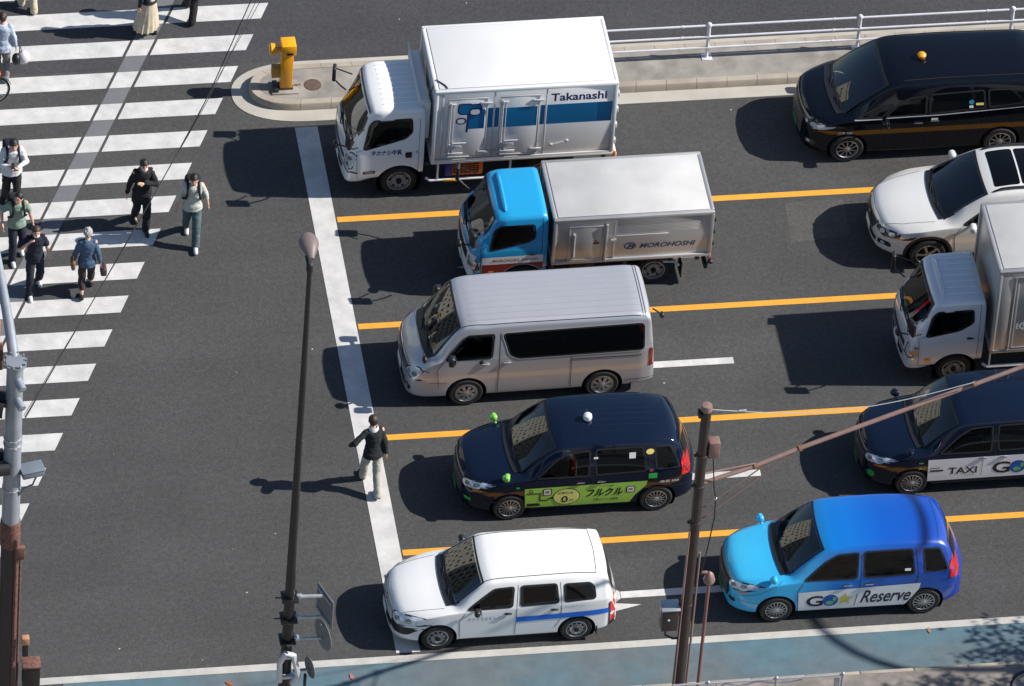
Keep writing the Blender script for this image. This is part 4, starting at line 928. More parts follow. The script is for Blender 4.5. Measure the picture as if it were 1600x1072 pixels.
# ------------------------------------------------------------------ other cars
M_SILVER = paint('paint_silver', rgb(192, 192, 196), .45, .36)
M_WHITE = paint('paint_white', (.78, .78, .77), 0, .3)
M_PEARL = paint('paint_pearl', (.74, .73, .70), .15, .28)
M_PBLACK = paint('paint_black', (.003, .004, .008), .0, .05, 0.)
M_INDIGO = paint('paint_indigo', (.004, .009, .024), .0, .06, 0.)
M_BLUEG = paint('paint_blue_livery', rgb(60, 170, 235), 0, .3, 1., [(.0, rgb(66, 190, 232)), (1.2, rgb(50, 172, 226)), (1.9, rgb(8, 116, 200)), (2.8, rgb(6, 84, 178)), (4.4, rgb(8, 50, 145))])
def wagon():
    t = thing('estate_car', 'white estate car with a blue stripe along its doors, beside the cycle lane', 'car', (-3.40, -7.08, 0), R(.3))
    s = Shell(4.2,
        [(0, .55), (.02, .66), (.06, .74), (.2, .83), (.5, .90), (.9, .955), (1.06, .985), (1.36, 1.235), (1.62, 1.435), (1.8, 1.495), (2.2, 1.525), (3.0, 1.525), (3.75, 1.49), (3.93, 1.42), (4.02, 1.2), (4.1, .95), (4.16, .78), (4.2, .6)],
        [(0, .5), (.25, .72), (.9, .88), (1.4, .92), (2.4, .95), (3.8, 1.0), (4.2, 1.0)], [(0, .22), (.3, .19), (3.8, .2), (4.2, .3)],
        [(0, .60), (.04, .68), (.14, .75), (.38, .815), (.8, .845), (3.5, .845), (3.95, .82), (4.12, .77), (4.2, .70)],
        [(0, .52), (.1, .58), (.4, .66), (1.06, .735), (1.36, .70), (1.62, .665), (2.0, .655), (3.2, .64), (3.8, .60), (4.05, .66), (4.2, .6)],
        [(0, .03), (.3, .045), (1.06, .045), (1.62, .03), (2.1, .04), (3.7, .04), (4.2, .03)], [(0, .04), (1.06, .06), (1.36, .045), (1.62, .05), (2.1, .09), (3.8, .09), (4.2, .05)],
        [(0, .17), (.6, .15), (1.06, .10), (1.62, .06), (2.2, .0), (3.4, 0), (3.9, -.05), (4.2, -.12)]).make()
    xf, xr, r = .84, 3.39, .30
    F = [(1.36, .955), (1.62, 1.165), (1.84, 1.335), (2.20, 1.355), (2.17, .975)]
    RR = [(2.33, .985), (2.335, 1.36), (2.98, 1.36), (3.02, 1.01)]; Q = [(3.14, 1.02), (3.13, 1.345), (3.60, 1.325), (3.68, 1.24), (3.70, 1.05)]
    s.seam([(1.24, .24), (1.22, .7), (1.34, .94)]); s.seam([(2.25, .22), (2.26, .98), (2.28, 1.38)]); s.seam([(2.98, .40), (3.08, .62), (3.08, 1.0), (3.05, 1.38)]); s.seam([(1.25, .235), (2.25, .215), (3.0, .23)], r=.006)
    for sg in (-1, 1): s.seam([(1.66, sg*.58), (2.2, sg*.585), (3.72, sg*.56)], how='top', r=.008)
    s.seam([(3.72, -.56), (3.75, 0), (3.72, .56)], how='top', r=.006); s.seam([(.10, -.56), (.5, -.64), (.95, -.69)], how='top'); s.seam([(.10, .56), (.5, .64), (.95, .69)], how='top'); s.seam([(.1, -.56), (.05, 0), (.1, .56)], how='top')
    s.carve([(xf, r, .35), (xr, r, .35)], [offset_poly(F, .03), offset_poly(RR, .03), offset_poly(Q, .03)], (1.07, 1.64, .05))
    s.body([M_WHITE, M_DARK], t); wheels(t, (xf, xr), .745, r, .175, 'steel'); glass_front(t, s, 1.07, 1.64, .05)
    for sg in (-1, 1):
        win(t, s, F, sg, M_SGLASS); win(t, s, RR, sg, M_SGLASS); win(t, s, Q, sg, M_SGLASS)
    bm = NBK(); s.lay(bm, flat_grid(round_poly([(-.58, 1.0), (.58, 1.0), (.52, 1.36), (-.52, 1.36)], .06), .06), 'rear', 1, .006); objk('rear_window', bm, M_PRIV, t)
    lens(t, s, 'headlight', [(.44, .59), (.70, .555), (.83, .62), (.84, .79), (.66, .77), (.44, .71)], 'front', [M_LAMP, M_PROJ], inner=[(.58, .65, .045), (.73, .68, .045)])
    lens(t, s, 'bumper_insert', [(.46, .36), (.76, .36), (.83, .56), (.70, .535), (.46, .565)], 'front', [M_BLACK])
    lens(t, s, 'tail_light', [(3.99, .40), (4.10, .42), (4.10, .93), (3.97, .91)], 'side', [M_RED, M_LAMP], inner=[(4.04, .62, .045)])
    lens(t, s, 'bumper_insert', [(3.97, .31), (4.10, .33), (4.10, .45), (3.98, .43)], 'side', [M_BLACK])
    g = NBK(); s.lay(g, flat_grid(round_poly([(-.44, .61), (.44, .61), (.44, .69), (-.44, .69)], .03), .04), 'front', 1, .006); gr = objk('grille', g, M_SILVER, t)
    g = NBK(); s.lay(g, flat_grid([(-.42, .30), (.42, .30), (.46, .46), (-.46, .46)], .04), 'front', 1, .006); objk('air_intake', g, M_BLACK, t)
    g = NBK(); s.lay(g, ring2d(disc2d(0, .655, .065, 20, .045), disc2d(0, .655, .045, 20, .03)), 'front', 1, .018); objk('emblem', g, M_CHROME, gr)
    plate(t, s, .42)
    for sg in (-1, 1): door_mirror(t, s, 1.52, .98, M_BLACK, sg, (.11, .17, .13), .09)
    for x in (2.10, 2.95): handle(t, s, x, .83 if x < 2.5 else .86, M_BLACK, .14)
    decal(t, s, 'stripe', [([(2.25, .60), (3.96, .66), (3.97, .78), (2.25, .72)], 0, 0)], [mat('vinyl_blue', rgb(20, 105, 210), .4)])
    decal(t, s, 'lettering', [(fit2d(text2d('タナヤマメキトバン', .13, .004), 1.36, 2.04, .69, .78), 0, 0)], [mat('lettering_blue', rgb(90, 130, 185), .5)])
    decal(t, s, 'small_lettering', [(fit2d(text2d('最大積載量 400kg', .1), 3.13, 3.5, .88, .93), 0, 0)], [mat('lettering_grey', rgb(150, 165, 185), .5)])
    wiper(t, s, 1.07, -.58, .0, 1.12); wiper(t, s, 1.07, -.02, .55, 1.12)
    box_obj('dashboard', t, (1.42, 0, .84), (.4, 1.22, .2), M_DASH, .05); seats(t, [(2.05, -.36, 0), (2.05, .36, 0), (2.85, -.35, 0), (2.85, .35, 0)], .28, M_SEATL); steering(t, 1.68, .36, .95)
    for sg in (-1, 1):
        bm = NB(); box(bm, (3.76, sg*.76, .25), (.02, .2, .2), .005); obj('mud_flap', bm, M_BLACK, t)
    return t
def minibus():
    t = thing('minibus', 'silver minibus with ribbed roof and long dark side window', 'van', (-2.26, -.77, 0), R(.4))
    s = Shell(4.7,
        [(0, .56), (.02, .74), (.05, .88), (.14, 1.0), (.28, 1.10), (.41, 1.19), (.68, 1.55), (.94, 1.85), (1.05, 1.915), (1.3, 1.955), (1.9, 1.975), (4.2, 1.975), (4.48, 1.94), (4.57, 1.86), (4.62, 1.5), (4.66, 1.1), (4.7, .55)],
        [(0, .6), (.2, .95), (.5, 1.12), (1.0, 1.17), (2.0, 1.17), (4.7, 1.2)], [(0, .24), (.3, .22), (4.3, .24), (4.7, .3)],
        [(0, .66), (.04, .73), (.12, .79), (.3, .83), (.7, .8475), (4.4, .8475), (4.62, .82), (4.7, .78)],
        [(0, .60), (.14, .66), (.41, .745), (.94, .70), (1.3, .715), (4.4, .715), (4.7, .74)],
        [(0, .03), (.41, .05), (.94, .05), (1.4, .045), (4.4, .045), (4.7, .03)], [(0, .05), (.41, .06), (.68, .05), (.94, .06), (1.4, .12), (4.4, .12), (4.7, .06)],
        [(0, .12), (.4, .12), (.94, .05), (1.5, 0), (4.7, -.03)], 2.6).make()
    xf, xr, r = 1.13, 3.70, .325
    F = [(.70, 1.17), (1.02, 1.61), (1.12, 1.69), (1.60, 1.70), (1.57, 1.18)]
    LW = [(1.77, 1.70), (1.92, 1.22), (2.07, 1.14), (4.44, 1.17), (4.42, 1.74)]
    s.seam([(1.72, .24), (1.72, 1.72)]); s.seam([(.60, .48), (.56, .95), (.68, 1.14)]); s.seam([(3.10, .28), (3.08, 1.15)]); s.seam([(3.08, 1.03), (4.4, 1.03)], r=.009, mi=1); s.seam([(1.6, .25), (3.2, .24)], r=.006); s.seam([(.42, .62), (.75, .60)]); s.seam([(4.15, .42), (4.66, .42)])
    for y in [-.60+.15*k for k in range(9)]: s.seam([(1.15, y*.96), (1.6, y), (4.36, y)], how='top', r=.009, mi=0)
    for x in (4.40, 4.45): s.seam([(x, -.70), (x, 0), (x, .70)], how='top', r=.007)
    for sg in (-1, 1): s.seam([(1.0, sg*.66), (1.5, sg*.69), (4.36, sg*.69)], how='top', r=.008)
    s.seam([(.08, -.50), (.04, 0), (.08, .50)], how='top'); s.seam([(.34, -.70), (.30, 0), (.34, .70)], how='top')
    s.carve([(xf, r, .385), (xr, r, .385)], [offset_poly(F, .03)], (.42, .96, .05))
    s.body([M_SILVER, M_DARK], t); wheels(t, (xf, xr), .755, r, .19, 'cap8'); glass_front(t, s, .42, .96, .05, .10)
    for sg in (-1, 1): win(t, s, F, sg, M_SGLASS); win(t, s, LW, sg, None, True, .08)
    for sg in (-1, 1):
        p = round_poly(LW, .08); bm = NBK(); s.lay(bm, ring2d(offset_poly(p, -.036), offset_poly(p, -.019)), 'side', sg, .008); objk('chrome_trim', bm, M_TRIM, t)
    bm = NBK(); s.lay(bm, flat_grid(round_poly([(-.62, 1.15), (.62, 1.15), (.58, 1.75), (-.58, 1.75)], .06), .06), 'rear', 1, .006); objk('rear_window', bm, M_PRIV, t)
    lens(t, s, 'headlight', [(.44, .70), (.66, .68), (.80, .66), (.82, .92), (.72, .95), (.52, .82)], 'front', [M_LAMP, M_PROJ], inner=[(.58, .75, .05), (.72, .78, .05)])
    lens(t, s, 'indicator', [(.19, .72), (.42, .68), (.43, .88), (.30, .90)], 'side', [mat('indicator_lens', rgb(225, 190, 175), .15, 0, 1.)])
    lens(t, s, 'fog_light', [(.52, .36), (.70, .38), (.69, .46), (.54, .45)], 'front', [M_BLACK, M_LAMP], inner=[(.61, .41, .035)])
    lens(t, s, 'tail_light', [(4.56, .72), (4.66, .74), (4.65, 1.18), (4.55, 1.17)], 'side', [mat('tail_lens_dark', (.16, .01, .012), .12, 0, 1.)])
    g = NBK(); s.lay(g, flat_grid([(-.44, .68), (.44, .68), (.50, .80), (-.50, .80)], .04), 'front', 1, .006); gr = objk('grille', g, M_BLACK, t)
    g = NBK()
    for z in (.69, .73, .775): s.lay(g, flat_grid([(-.45, z), (.45, z), (.45, z+.018), (-.45, z+.018)], .05), 'front', 1, .018)
    objk('grille_bars', g, M_CHROME, gr)
    g = NBK(); s.lay(g, flat_grid([(-.48, .34), (.48, .34), (.44, .46), (-.44, .46)], .04), 'front', 1, .006); objk('air_intake', g, M_BLACK, t)
    plate(t, s, .52)
    for sg in (-1, 1): door_mirror(t, s, .80, 1.25, M_BLACK, sg, (.12, .17, .22), .1)
    bm = NB(); p = s.side(.36, 1.05, -1); tube(bm, [p, p+Vector((-.03, -.06, .10))], .018, 6); blob(bm, p+Vector((-.05, -.08, .16)), (.05, .085, .075), 0); box(bm, p+Vector((-.0, -.10, .10)), (.03, .12, .02), .008, None, 1); obj('parking_mirror', bm, [M_BLACK, M_CHROME], t)
    bm = NB(); c = Vector((4.78, -.5, 1.72)); tube(bm, [(4.62, -.45, 1.82), c], .016, 6); blob(bm, c+Vector((.02, 0, -.03)), (.045, .075, .065)); obj('parking_mirror', bm, M_BLACK, t)
    for x, z in ((1.46, 1.04), (1.86, 1.05)): handle(t, s, x, z, M_SILVER, .15)
    wiper(t, s, .43, -.60, .05, .47); wiper(t, s, .43, -.02, .58, .47)
    bm = NB()
    for sg in (-1, 1): box(bm, (4.25, sg*.74, .27), (.02, .2, .22), .005)
    obj('mud_flap', bm, M_BLACK, t)
    box_obj('dashboard', t, (.82, 0, 1.08), (.4, 1.3, .22), M_DASH, .05); seats(t, [(1.45, -.38, 0), (1.45, .38, 0), (2.4, 0, 0), (3.3, 0, 0)], .62); steering(t, 1.05, .38, 1.2, 45)
    return t
def people_carrier():
    t = thing('people_carrier', 'large black people carrier with an amber roof lamp, beside the white railing', 'minivan', (6.33, 5.42, 0), R(-.2))
    s = Shell(4.95,
        [(0, .60), (.02, .78), (.05, .90), (.15, 1.0), (.4, 1.06), (.66, 1.12), (1.1, 1.46), (1.55, 1.755), (1.8, 1.835), (2.2, 1.875), (2.8, 1.895), (4.2, 1.875), (4.6, 1.80), (4.76, 1.6), (4.86, 1.1), (4.95, .7)],
        [(0, .6), (.3, .9), (.9, 1.04), (1.6, 1.06), (2.6, 1.09), (4.4, 1.22), (4.95, 1.2)], [(0, .22), (.3, .18), (4.5, .2), (4.95, .3)],
        [(0, .66), (.05, .75), (.15, .82), (.4, .885), (.8, .92), (4.4, .92), (4.75, .88), (4.95, .78)], [(0, .58), (.15, .66), (.66, .80), (1.1, .77), (1.55, .735), (2.2, .73), (4.2, .71), (4.7, .72), (4.95, .66)],
        [(0, .03), (.66, .05), (1.55, .06), (2.4, .07), (4.4, .07), (4.95, .03)], [(0, .05), (.66, .06), (1.1, .05), (1.55, .07), (2.4, .16), (4.4, .15), (4.95, .06)],
        [(0, .20), (.66, .16), (1.55, .08), (2.3, 0), (4.3, 0), (4.95, -.14)]).make()
    xf, xr, r = .86, 3.86, .33
    F = [(1.56, 1.10), (1.80, 1.36), (2.0, 1.47), (2.34, 1.52), (2.34, 1.12)]; V = [(1.02, 1.10), (1.42, 1.31), (1.70, 1.34), (1.50, 1.10)]
    RR = [(2.42, 1.13), (2.42, 1.53), (3.46, 1.57), (3.50, 1.21)]; Q = [(3.58, 1.22), (3.55, 1.575), (4.40, 1.56), (4.55, 1.33)]
    s.seam([(1.50, .24), (1.50, 1.05)]); s.seam([(2.38, .24), (2.38, 1.1)]); s.seam([(3.42, .5), (3.54, 1.15)]); s.seam([(1.5, .25), (3.4, .24)], r=.006)
    for sg in (-1, 1): s.seam([(1.9, sg*.66), (4.4, sg*.64)], how='top', r=.01)
    s.carve([(xf, r, .39), (xr, r, .39)], [offset_poly(F, .03)], (.67, 1.57, .06)); s.body([M_PBLACK, M_DARK], t); wheels(t, (xf, xr), .82, r, .215, 'alloy10'); glass_front(t, s, .67, 1.57, .06)
    for sg in (-1, 1): win(t, s, F, sg, M_SGLASS); win(t, s, RR, sg); win(t, s, Q, sg); win(t, s, V, sg, name='quarter_light')
    decal(t, s, 'chrome_trim', [([(1.56, 1.065), (2.6, 1.085), (4.5, 1.21), (4.5, 1.225), (2.6, 1.105), (1.56, 1.085)], 0, 0)], [M_TRIM], off=.012); decal(t, s, 'chrome_trim', [([(.95, 1.045), (1.5, 1.05), (1.5, 1.070), (.95, 1.065)], 0, 0)], [M_TRIM], off=.012)
    lens(t, s, 'headlight', [(.40, .80), (.70, .76), (.90, .84), (.90, .91), (.72, .90), (.40, .87)], 'front', [M_LAMPD, M_LAMP], inner=[(.56, .82, .04), (.70, .83, .045), (.82, .86, .03)])
    lens(t, s, 'headlight_wing', [(.16, .74), (.56, .86), (.62, .90), (.14, .84)], 'side', [M_LAMP])
    lens(t, s, 'fog_light', [(.60, .36), (.80, .38), (.80, .50), (.62, .46)], 'front', [M_LAMPD, M_LAMP], inner=[(.70, .43, .035)])
    g = NBK(); s.lay(g, flat_grid([(-.40, .36), (.40, .36), (.44, .86), (-.44, .86)], .04), 'front', 1, .006); gr = objk('grille', g, M_BLACK, t)
    g = NBK()
    for z in [.40+.075*k for k in range(6)]: s.lay(g, flat_grid([(-.42, z), (.42, z), (.42, z+.026), (-.42, z+.026)], .05), 'front', 1, .018)
    s.lay(g, flat_grid([(-.62, .89), (.62, .89), (.62, .92), (-.62, .92)], .05), 'front', 1, .014); objk('grille_bars', g, M_STEEL, gr)
    plate(t, s, .42, M_GREENP)
    for sg in (-1, 1): door_mirror(t, s, 1.52, 1.06, M_PBLACK, sg, (.13, .2, .15), .1)
    for x, z in ((2.20, .93), (2.52, .97)): handle(t, s, x, z, M_CHROME, .17)
    decal(t, s, 'lettering', [(fit2d(text2d('日本 333', .1, .02), .66, .92, .72, .79), 0, 0)], [M_STWHITE], off=.01)
    decal(t, s, 'sticker', [(disc2d(3.22, 1.34, .05, 16, .05), 0, 0), ([(3.18, 1.22), (3.26, 1.22), (3.26, 1.27), (3.18, 1.27)], 1, 0), ([(3.31, 1.27), (3.46, 1.27), (3.46, 1.32), (3.31, 1.32)], 2, 0), ([(2.45, .99), (2.58, .99), (2.58, 1.03), (2.45, 1.03)], 1, 0)], [mat('sticker_blue', rgb(40, 130, 170), .5), M_STWHITE, M_STYEL], off=.013)
    wiper(t, s, .68, -.62, .05, .78); wiper(t, s, .68, -.02, .60, .78)
    p = s.roof(2.32, -.12); bm = NB(); lathe(bm, [(.08, 0), (.08, .012), (.05, .015)], p, n=20, mi=1); lathe(bm, [(.06, .012), (.085, .05), (.085, .09), (.05, .125), (.001, .135)], p, n=20)
    obj('roof_lamp', bm, [mat('amber_lamp', rgb(235, 160, 20), .25, 0, .6), M_BLACK], t)
    box_obj('dashboard', t, (1.3, 0, .98), (.6, 1.4, .2), M_DASH, .05); seats(t, [(2.05, -.40, 0), (2.05, .40, 0), (3.1, -.4, 0), (3.1, .4, 0)], .48, M_SEATL); steering(t, 1.62, .4, 1.05)
    bm = NB(); box(bm, (1.62, .2, 1.60), (.2, .42, .02), .008); box(bm, (1.62, -.35, 1.60), (.2, .42, .02), .008); obj('sun_visor', bm, mat('visor_beige', (.42, .40, .32), .8), t)
    return t
def suv():
    t = thing('suv', 'pearl white sport utility car with a dark glass sunroof and roof rails', 'car', (7.21, 2.29, 0), R(.5))
    s = Shell(4.64,
        [(0, .62), (.02, .76), (.06, .85), (.18, .94), (.5, 1.02), (.9, 1.07), (1.17, 1.10), (1.6, 1.365), (2.05, 1.595), (2.3, 1.655), (2.7, 1.69), (3.4, 1.68), (4.1, 1.59), (4.3, 1.4), (4.5, 1.05), (4.58, .95), (4.64, .7)],
        [(0, .6), (.3, .85), (1.0, .97), (1.6, 1.0), (2.6, 1.02), (4.2, 1.1), (4.64, 1.1)], [(0, .30), (.3, .26), (4.2, .28), (4.64, .38)],
        [(0, .56), (.05, .66), (.15, .755), (.4, .86), (.75, .91), (3.9, .91), (4.35, .86), (4.64, .72)], [(0, .46), (.15, .58), (.5, .68), (1.17, .78), (1.6, .73), (2.05, .69), (2.7, .675), (3.9, .62), (4.4, .66), (4.64, .6)],
        [(0, .03), (.4, .06), (1.17, .06), (2.05, .05), (2.7, .06), (4.0, .06), (4.64, .03)], [(0, .06), (1.17, .08), (1.6, .05), (2.05, .06), (2.7, .12), (4.0, .12), (4.64, .06)],
        [(0, .26), (.5, .22), (1.17, .17), (2.05, .09), (2.8, 0), (3.8, 0), (4.64, -.14)]).make()
    xf, xr, r = .98, 3.68, .355
    F = [(1.62, 1.04), (1.95, 1.26), (2.2, 1.40), (2.62, 1.45), (2.60, 1.05)]; RR = [(2.72, 1.06), (2.72, 1.455), (3.4, 1.43), (3.6, 1.12)]; Q = [(3.68, 1.14), (3.55, 1.40), (3.85, 1.34), (4.05, 1.18)]
    s.seam([(1.5, .4), (1.46, .8), (1.6, 1.02)]); s.seam([(2.66, .38), (2.66, 1.05)]); s.seam([(3.42, .6), (3.64, 1.1)])
    for sg in (-1, 1): s.seam([(.16, sg*.52), (.5, sg*.64), (1.1, sg*.72)], how='top')
    s.seam([(.14, -.5), (.08, 0), (.14, .5)], how='top')
    s.carve([(xf, r, .42), (xr, r, .42)], [offset_poly(F, .03)], (1.18, 2.06, .06)); s.body([M_PEARL, M_DARK], t); wheels(t, (xf, xr), .80, r, .225, 'alloy5'); glass_front(t, s, 1.18, 2.06, .06, .09)
    for sg in (-1, 1): win(t, s, F, sg, M_SGLASS); win(t, s, RR, sg); win(t, s, Q, sg)
    for x in (xf, xr):
        for sg in (-1, 1):
            bm = NBK(); a = [(x+.475*math.cos(q), r+.475*math.sin(q)) for q in [math.pi*(-.06+1.12*k/28) for k in range(29)]]; b = [(x+.415*math.cos(q), r+.415*math.sin(q)) for q in [math.pi*(-.06+1.12*k/28) for k in range(29)]]
            s.lay(bm, (a+b, [(i, i+1, 29+i+1, 29+i) for i in range(28)]), 'side', sg, .012); objk('wheel_arch', bm, M_BLACK, t)
    for k, (xa, xb) in enumerate(((2.24, 2.74), (2.78, 3.5))): s.patch('sunroof', round_poly([(xa, -.50), (xb, -.50), (xb, .50), (xa, .50)], .06), 'top', M_PRIV, t, 1, .006)
    for sg in (-1, 1):
        bm = NB(); P = []
        for k in range(12):
            x = 2.2+1.7*k/11; p = s.roof(x, sg*.60, .045 if 0 < k < 11 else 0.0); P.append(p)
        tube(bm, P, .022, 8); obj('roof_rail', bm, M_BLACK, t)
    lens(t, s, 'headlight', [(.40, .72), (.62, .66), (.86, .70), (.88, .82), (.70, .82), (.42, .79)], 'front', [M_LAMPD, M_LAMP], inner=[(.56, .74, .05), (.72, .76, .045)])
    lens(t, s, 'headlight_wing', [(.42, .70), (.74, .82), (.80, .87), (.44, .82)], 'side', [M_LAMP])
    lens(t, s, 'fog_light', [(.52, .44), (.74, .46), (.72, .56), (.54, .54)], 'front', [M_BLACK, M_LAMP], inner=[(.63, .50, .035)])
    g = NBK(); s.lay(g, flat_grid([(-.26, .56), (.26, .56), (.40, .80), (-.40, .80)], .04), 'front', 1, .006); gr = objk('grille', g, M_BLACK, t)
    g = NBK(); s.lay(g, ([(-.44, .84), (-.36, .84), (-.18, .58), (.18, .58), (.36, .84), (.44, .84), (.24, .53), (-.24, .53)], [(0, 1, 2, 7), (7, 2, 3, 6), (6, 3, 4, 5)]), 'front', 1, .03); s.lay(g, flat_grid(disc2d(0, .70, .07, 18), .05), 'front', 1, .022); objk('grille_bars', g, M_CHROME, gr)
    g = NBK(); s.lay(g, flat_grid([(-.40, .36), (.40, .36), (.46, .48), (-.46, .48)], .04), 'front', 1, .006); objk('air_intake', g, M_BLACK, t)
    plate(t, s, .50)
    for sg in (-1, 1): door_mirror(t, s, 1.78, 1.06, M_PEARL, sg, (.13, .2, .15), .1)
    for x in (2.50, 3.36): handle(t, s, x, .90, M_CHROME, .16)
    wiper(t, s, 1.19, -.62, .05, 1.26); wiper(t, s, 1.19, -.02, .58, 1.26)
    box_obj('dashboard', t, (1.75, 0, .98), (.5, 1.36, .2), M_DASH, .05); seats(t, [(2.45, -.38, 0), (2.45, .38, 0), (3.3, -.38, 0), (3.3, .38, 0)], .42); steering(t, 2.05, .38, 1.04)
    return t

# ------------------------------------------------------------------ lorries
def lorry_cab(t, s, L, paint_mats, win_poly, wheel_x, r, ww, screen, ys, kind='truck', seatz=.75, vent=None, mir_m=None):
    s.seam([(L-.10, .60), (L-.10, 1.9)]); s.seam([(.26, .50), (.23, 1.15), (.36, 1.22)]); s.seam([(.26, .50), (.68, .50)])
    s.carve([(wheel_x, r, r+.09)], [offset_poly(win_poly, .03)], screen)
    bd = s.body(paint_mats, t, 'cab')
    wheels(t, (wheel_x,), ys, r, ww, kind); glass_front(t, s, *screen, cowl=0, band=.045)
    for sg in (-1, 1): win(t, s, win_poly, sg, M_SGLASS, True, .06)
    bm = NBK(); s.lay(bm, flat_grid(round_poly([(-.5, 1.35), (.5, 1.35), (.5, 1.72), (-.5, 1.72)], .06), .08), 'rear', 1, .006); objk('rear_window', bm, M_PRIV, t)
    xa = screen[0]; wiper(t, s, xa+.01, -.60, .0, xa+.05); wiper(t, s, xa+.01, -.02, .58, xa+.05)
    box_obj('dashboard', t, (.42, 0, 1.02), (.42, 1.36, .26), M_DASH, .05); seats(t, [(.98, -.42, 0), (.98, .42, 0), (.98, 0, 0)], seatz, M_SEATL); steering(t, .68, .42, 1.22, 60)
    for sg in (-1, 1):                                          # big mirrors on arms ahead of the doors
        bm = NB(); a = Vector((.24, sg*(s.W-.02), 1.30)); c = Vector((.02, sg*(s.W+.14), 1.62)); tube(bm, [a, a+Vector((-.10, sg*.08, .05)), c-Vector((0, 0, .16))], .016, 6, 1); tube(bm, [(.34, sg*(s.W-.05), 1.72), c+Vector((0, 0, .12))], .014, 6, 1)
        box(bm, c, (.07, .19, .33), .03, Matrix.Rotation(sg*R(-12), 3, 'Z'), 0, 3); box(bm, c+Vector((.037, 0, 0)), (.006, .16, .28), .002, Matrix.Rotation(sg*R(-12), 3, 'Z'), 2)
        obj('door_mirror', bm, [mir_m or M_BLACK, M_BLACK, M_CHROME], t)
    bm = NB(); c = Vector((-.16, -.62, 1.24)); tube(bm, [(.05, -.60, 1.14), c], .014, 6); blob(bm, c, (.05, .09, .08)); obj('blind_spot_mirror', bm, M_BLACK, t)
    return bd
def chassis(t, x0, x1, y, rear_x, r, ww, zdeck, dual=True, kind='truck'):
    bm = NB()
    for sg in (-1, 1): box(bm, ((x0+x1)/2, sg*.38, zdeck-.17), (x1-x0, .07, .18), .01)
    for x in [x0+.3+k*(x1-x0-.5)/4 for k in range(5)]: box(bm, (x, 0, zdeck-.05), (.08, 1.7, .08), .01)
    tube(bm, [(rear_x, -y, r), (rear_x, y, r)], .07, 10); blob(bm, (rear_x, 0, r), (.16, .2, .16)); box(bm, ((x0+x1)/2-.2, .55, .55), (.7, .35, .36), .06)
    tube(bm, [(x0, 0, .5), (rear_x, 0, r)], .04, 8); box(bm, (x1-.02, 0, .46), (.08, 1.7, .12), .02)
    obj('chassis', bm, M_BLACK, t)
    wheels(t, (rear_x,), y, r, ww, kind)
    if dual: wheels(t, (rear_x,), y-.21, r, ww, kind)
def panel_lines(bm, x0, x1, y, z0, z1, w, h, mi=0):
    for z in (z0, z1): box(bm, ((x0+x1)/2, y, z), (x1-x0+w, h, w), .004, None, mi)
    for x in (x0, x1): box(bm, (x, y, (z0+z1)/2), (w, h, z1-z0-w), .004, None, mi)
def cargo_door(t, x0, x1, y, z0, z1, frame_m, panel_m, hinges=True, name='side_door'):
    bm = NB(); box(bm, ((x0+x1)/2, y, (z0+z1)/2), (x1-x0, .02, z1-z0), .006); d = obj(name, bm, panel_m, t)
    bm = NB(); panel_lines(bm, x0, x1, y-.012, z0, z1, .035, .02); obj('door_frame', bm, frame_m, d)
    if hinges:
        bm = NB()
        for z in (z0+.12, z1-.12):
            box(bm, (x1-.02, y-.03, z), (.22, .03, .055), .008); box(bm, (x0+.05, y-.03, z), (.16, .03, .05), .008)
        tube(bm, [(x0+.03, y-.045, z0+.06), (x0+.03, y-.045, z1-.06)], .016, 8); tube(bm, [(x0+.09, y-.04, z0+.1), (x0+.09, y-.04, z1-.1)], .010, 8)
        box(bm, (x0+.15, y-.05, (z0+z1)/2-.42), (.26, .04, .11), .015); box(bm, (x0+.16, y-.05, (z0+z1)/2-.62), (.30, .03, .06), .012); tube(bm, [(x0+.10, y-.06, (z0+z1)/2-.34), (x0+.36, y-.06, (z0+z1)/2-.34)], .014, 6)
        obj('latch', bm, M_TRIM, d)
    return d
M_BOXW = mat('box_white', (.70, .70, .695), .35, 0, .4, var=.05, scale=1.2)
M_ALU = mat('box_aluminium', (.58, .565, .55), .36, .6, var=.09, scale=1.6)
M_ALUT = mat('box_roof_aluminium', (.52, .515, .505), .6, .1, var=.14, scale=1.1)
M_TEAL = mat('vinyl_teal', rgb(14, 104, 152), .4); M_CABBLUE = paint('paint_cab_blue', rgb(30, 152, 205), 0, .32); M_MAROON = mat('vinyl_maroon', rgb(125, 26, 34), .4);
M_CABGREY = paint('paint_cab_silver', rgb(214, 216, 220), .1, .34)
CAB = dict(belt=[(0, .8), (.2, 1.08), (.6, 1.14), (1.6, 1.16)], zb=[(0, .36), (.25, .40), (.5, .46), (1.6, .56)], w=[(0, .74), (.03, .79), (.1, .82), (.25, .845), (1.6, .85)], wt=[(0, .66), (.1, .72), (.44, .70), (.7, .745), (1.6, .745)],
    cr=[(0, .02), (.4, .04), (1.6, .035)], rad=[(0, .04), (.2, .05), (.45, .06), (.7, .11), (1.6, .11)], c=[(0, .10), (.45, .06), (.9, 0), (1.6, 0)])
def cab_shell(L, roof, z1=1.16, ws=(.07, .44), w=.85, front=.98):
    k = w/.85
    return Shell(L, [(0, front-.25), (.012, front), (.03, z1-.03), (ws[0], z1), (ws[0]+.12, z1+.26), ((ws[0]+ws[1])/2+.07, (z1+roof-.1)/2+.05), (ws[1], roof-.12), (ws[1]+.1, roof-.04), (ws[1]+.35, roof), (L-.12, roof), (L-.02, roof-.04), (L, roof-.10)],
        CAB['belt'], CAB['zb'], [(a, b*k) for a, b in CAB['w']], [(a, b*k) for a, b in CAB['wt']], CAB['cr'], CAB['rad'], CAB['c'], 2.4).make()
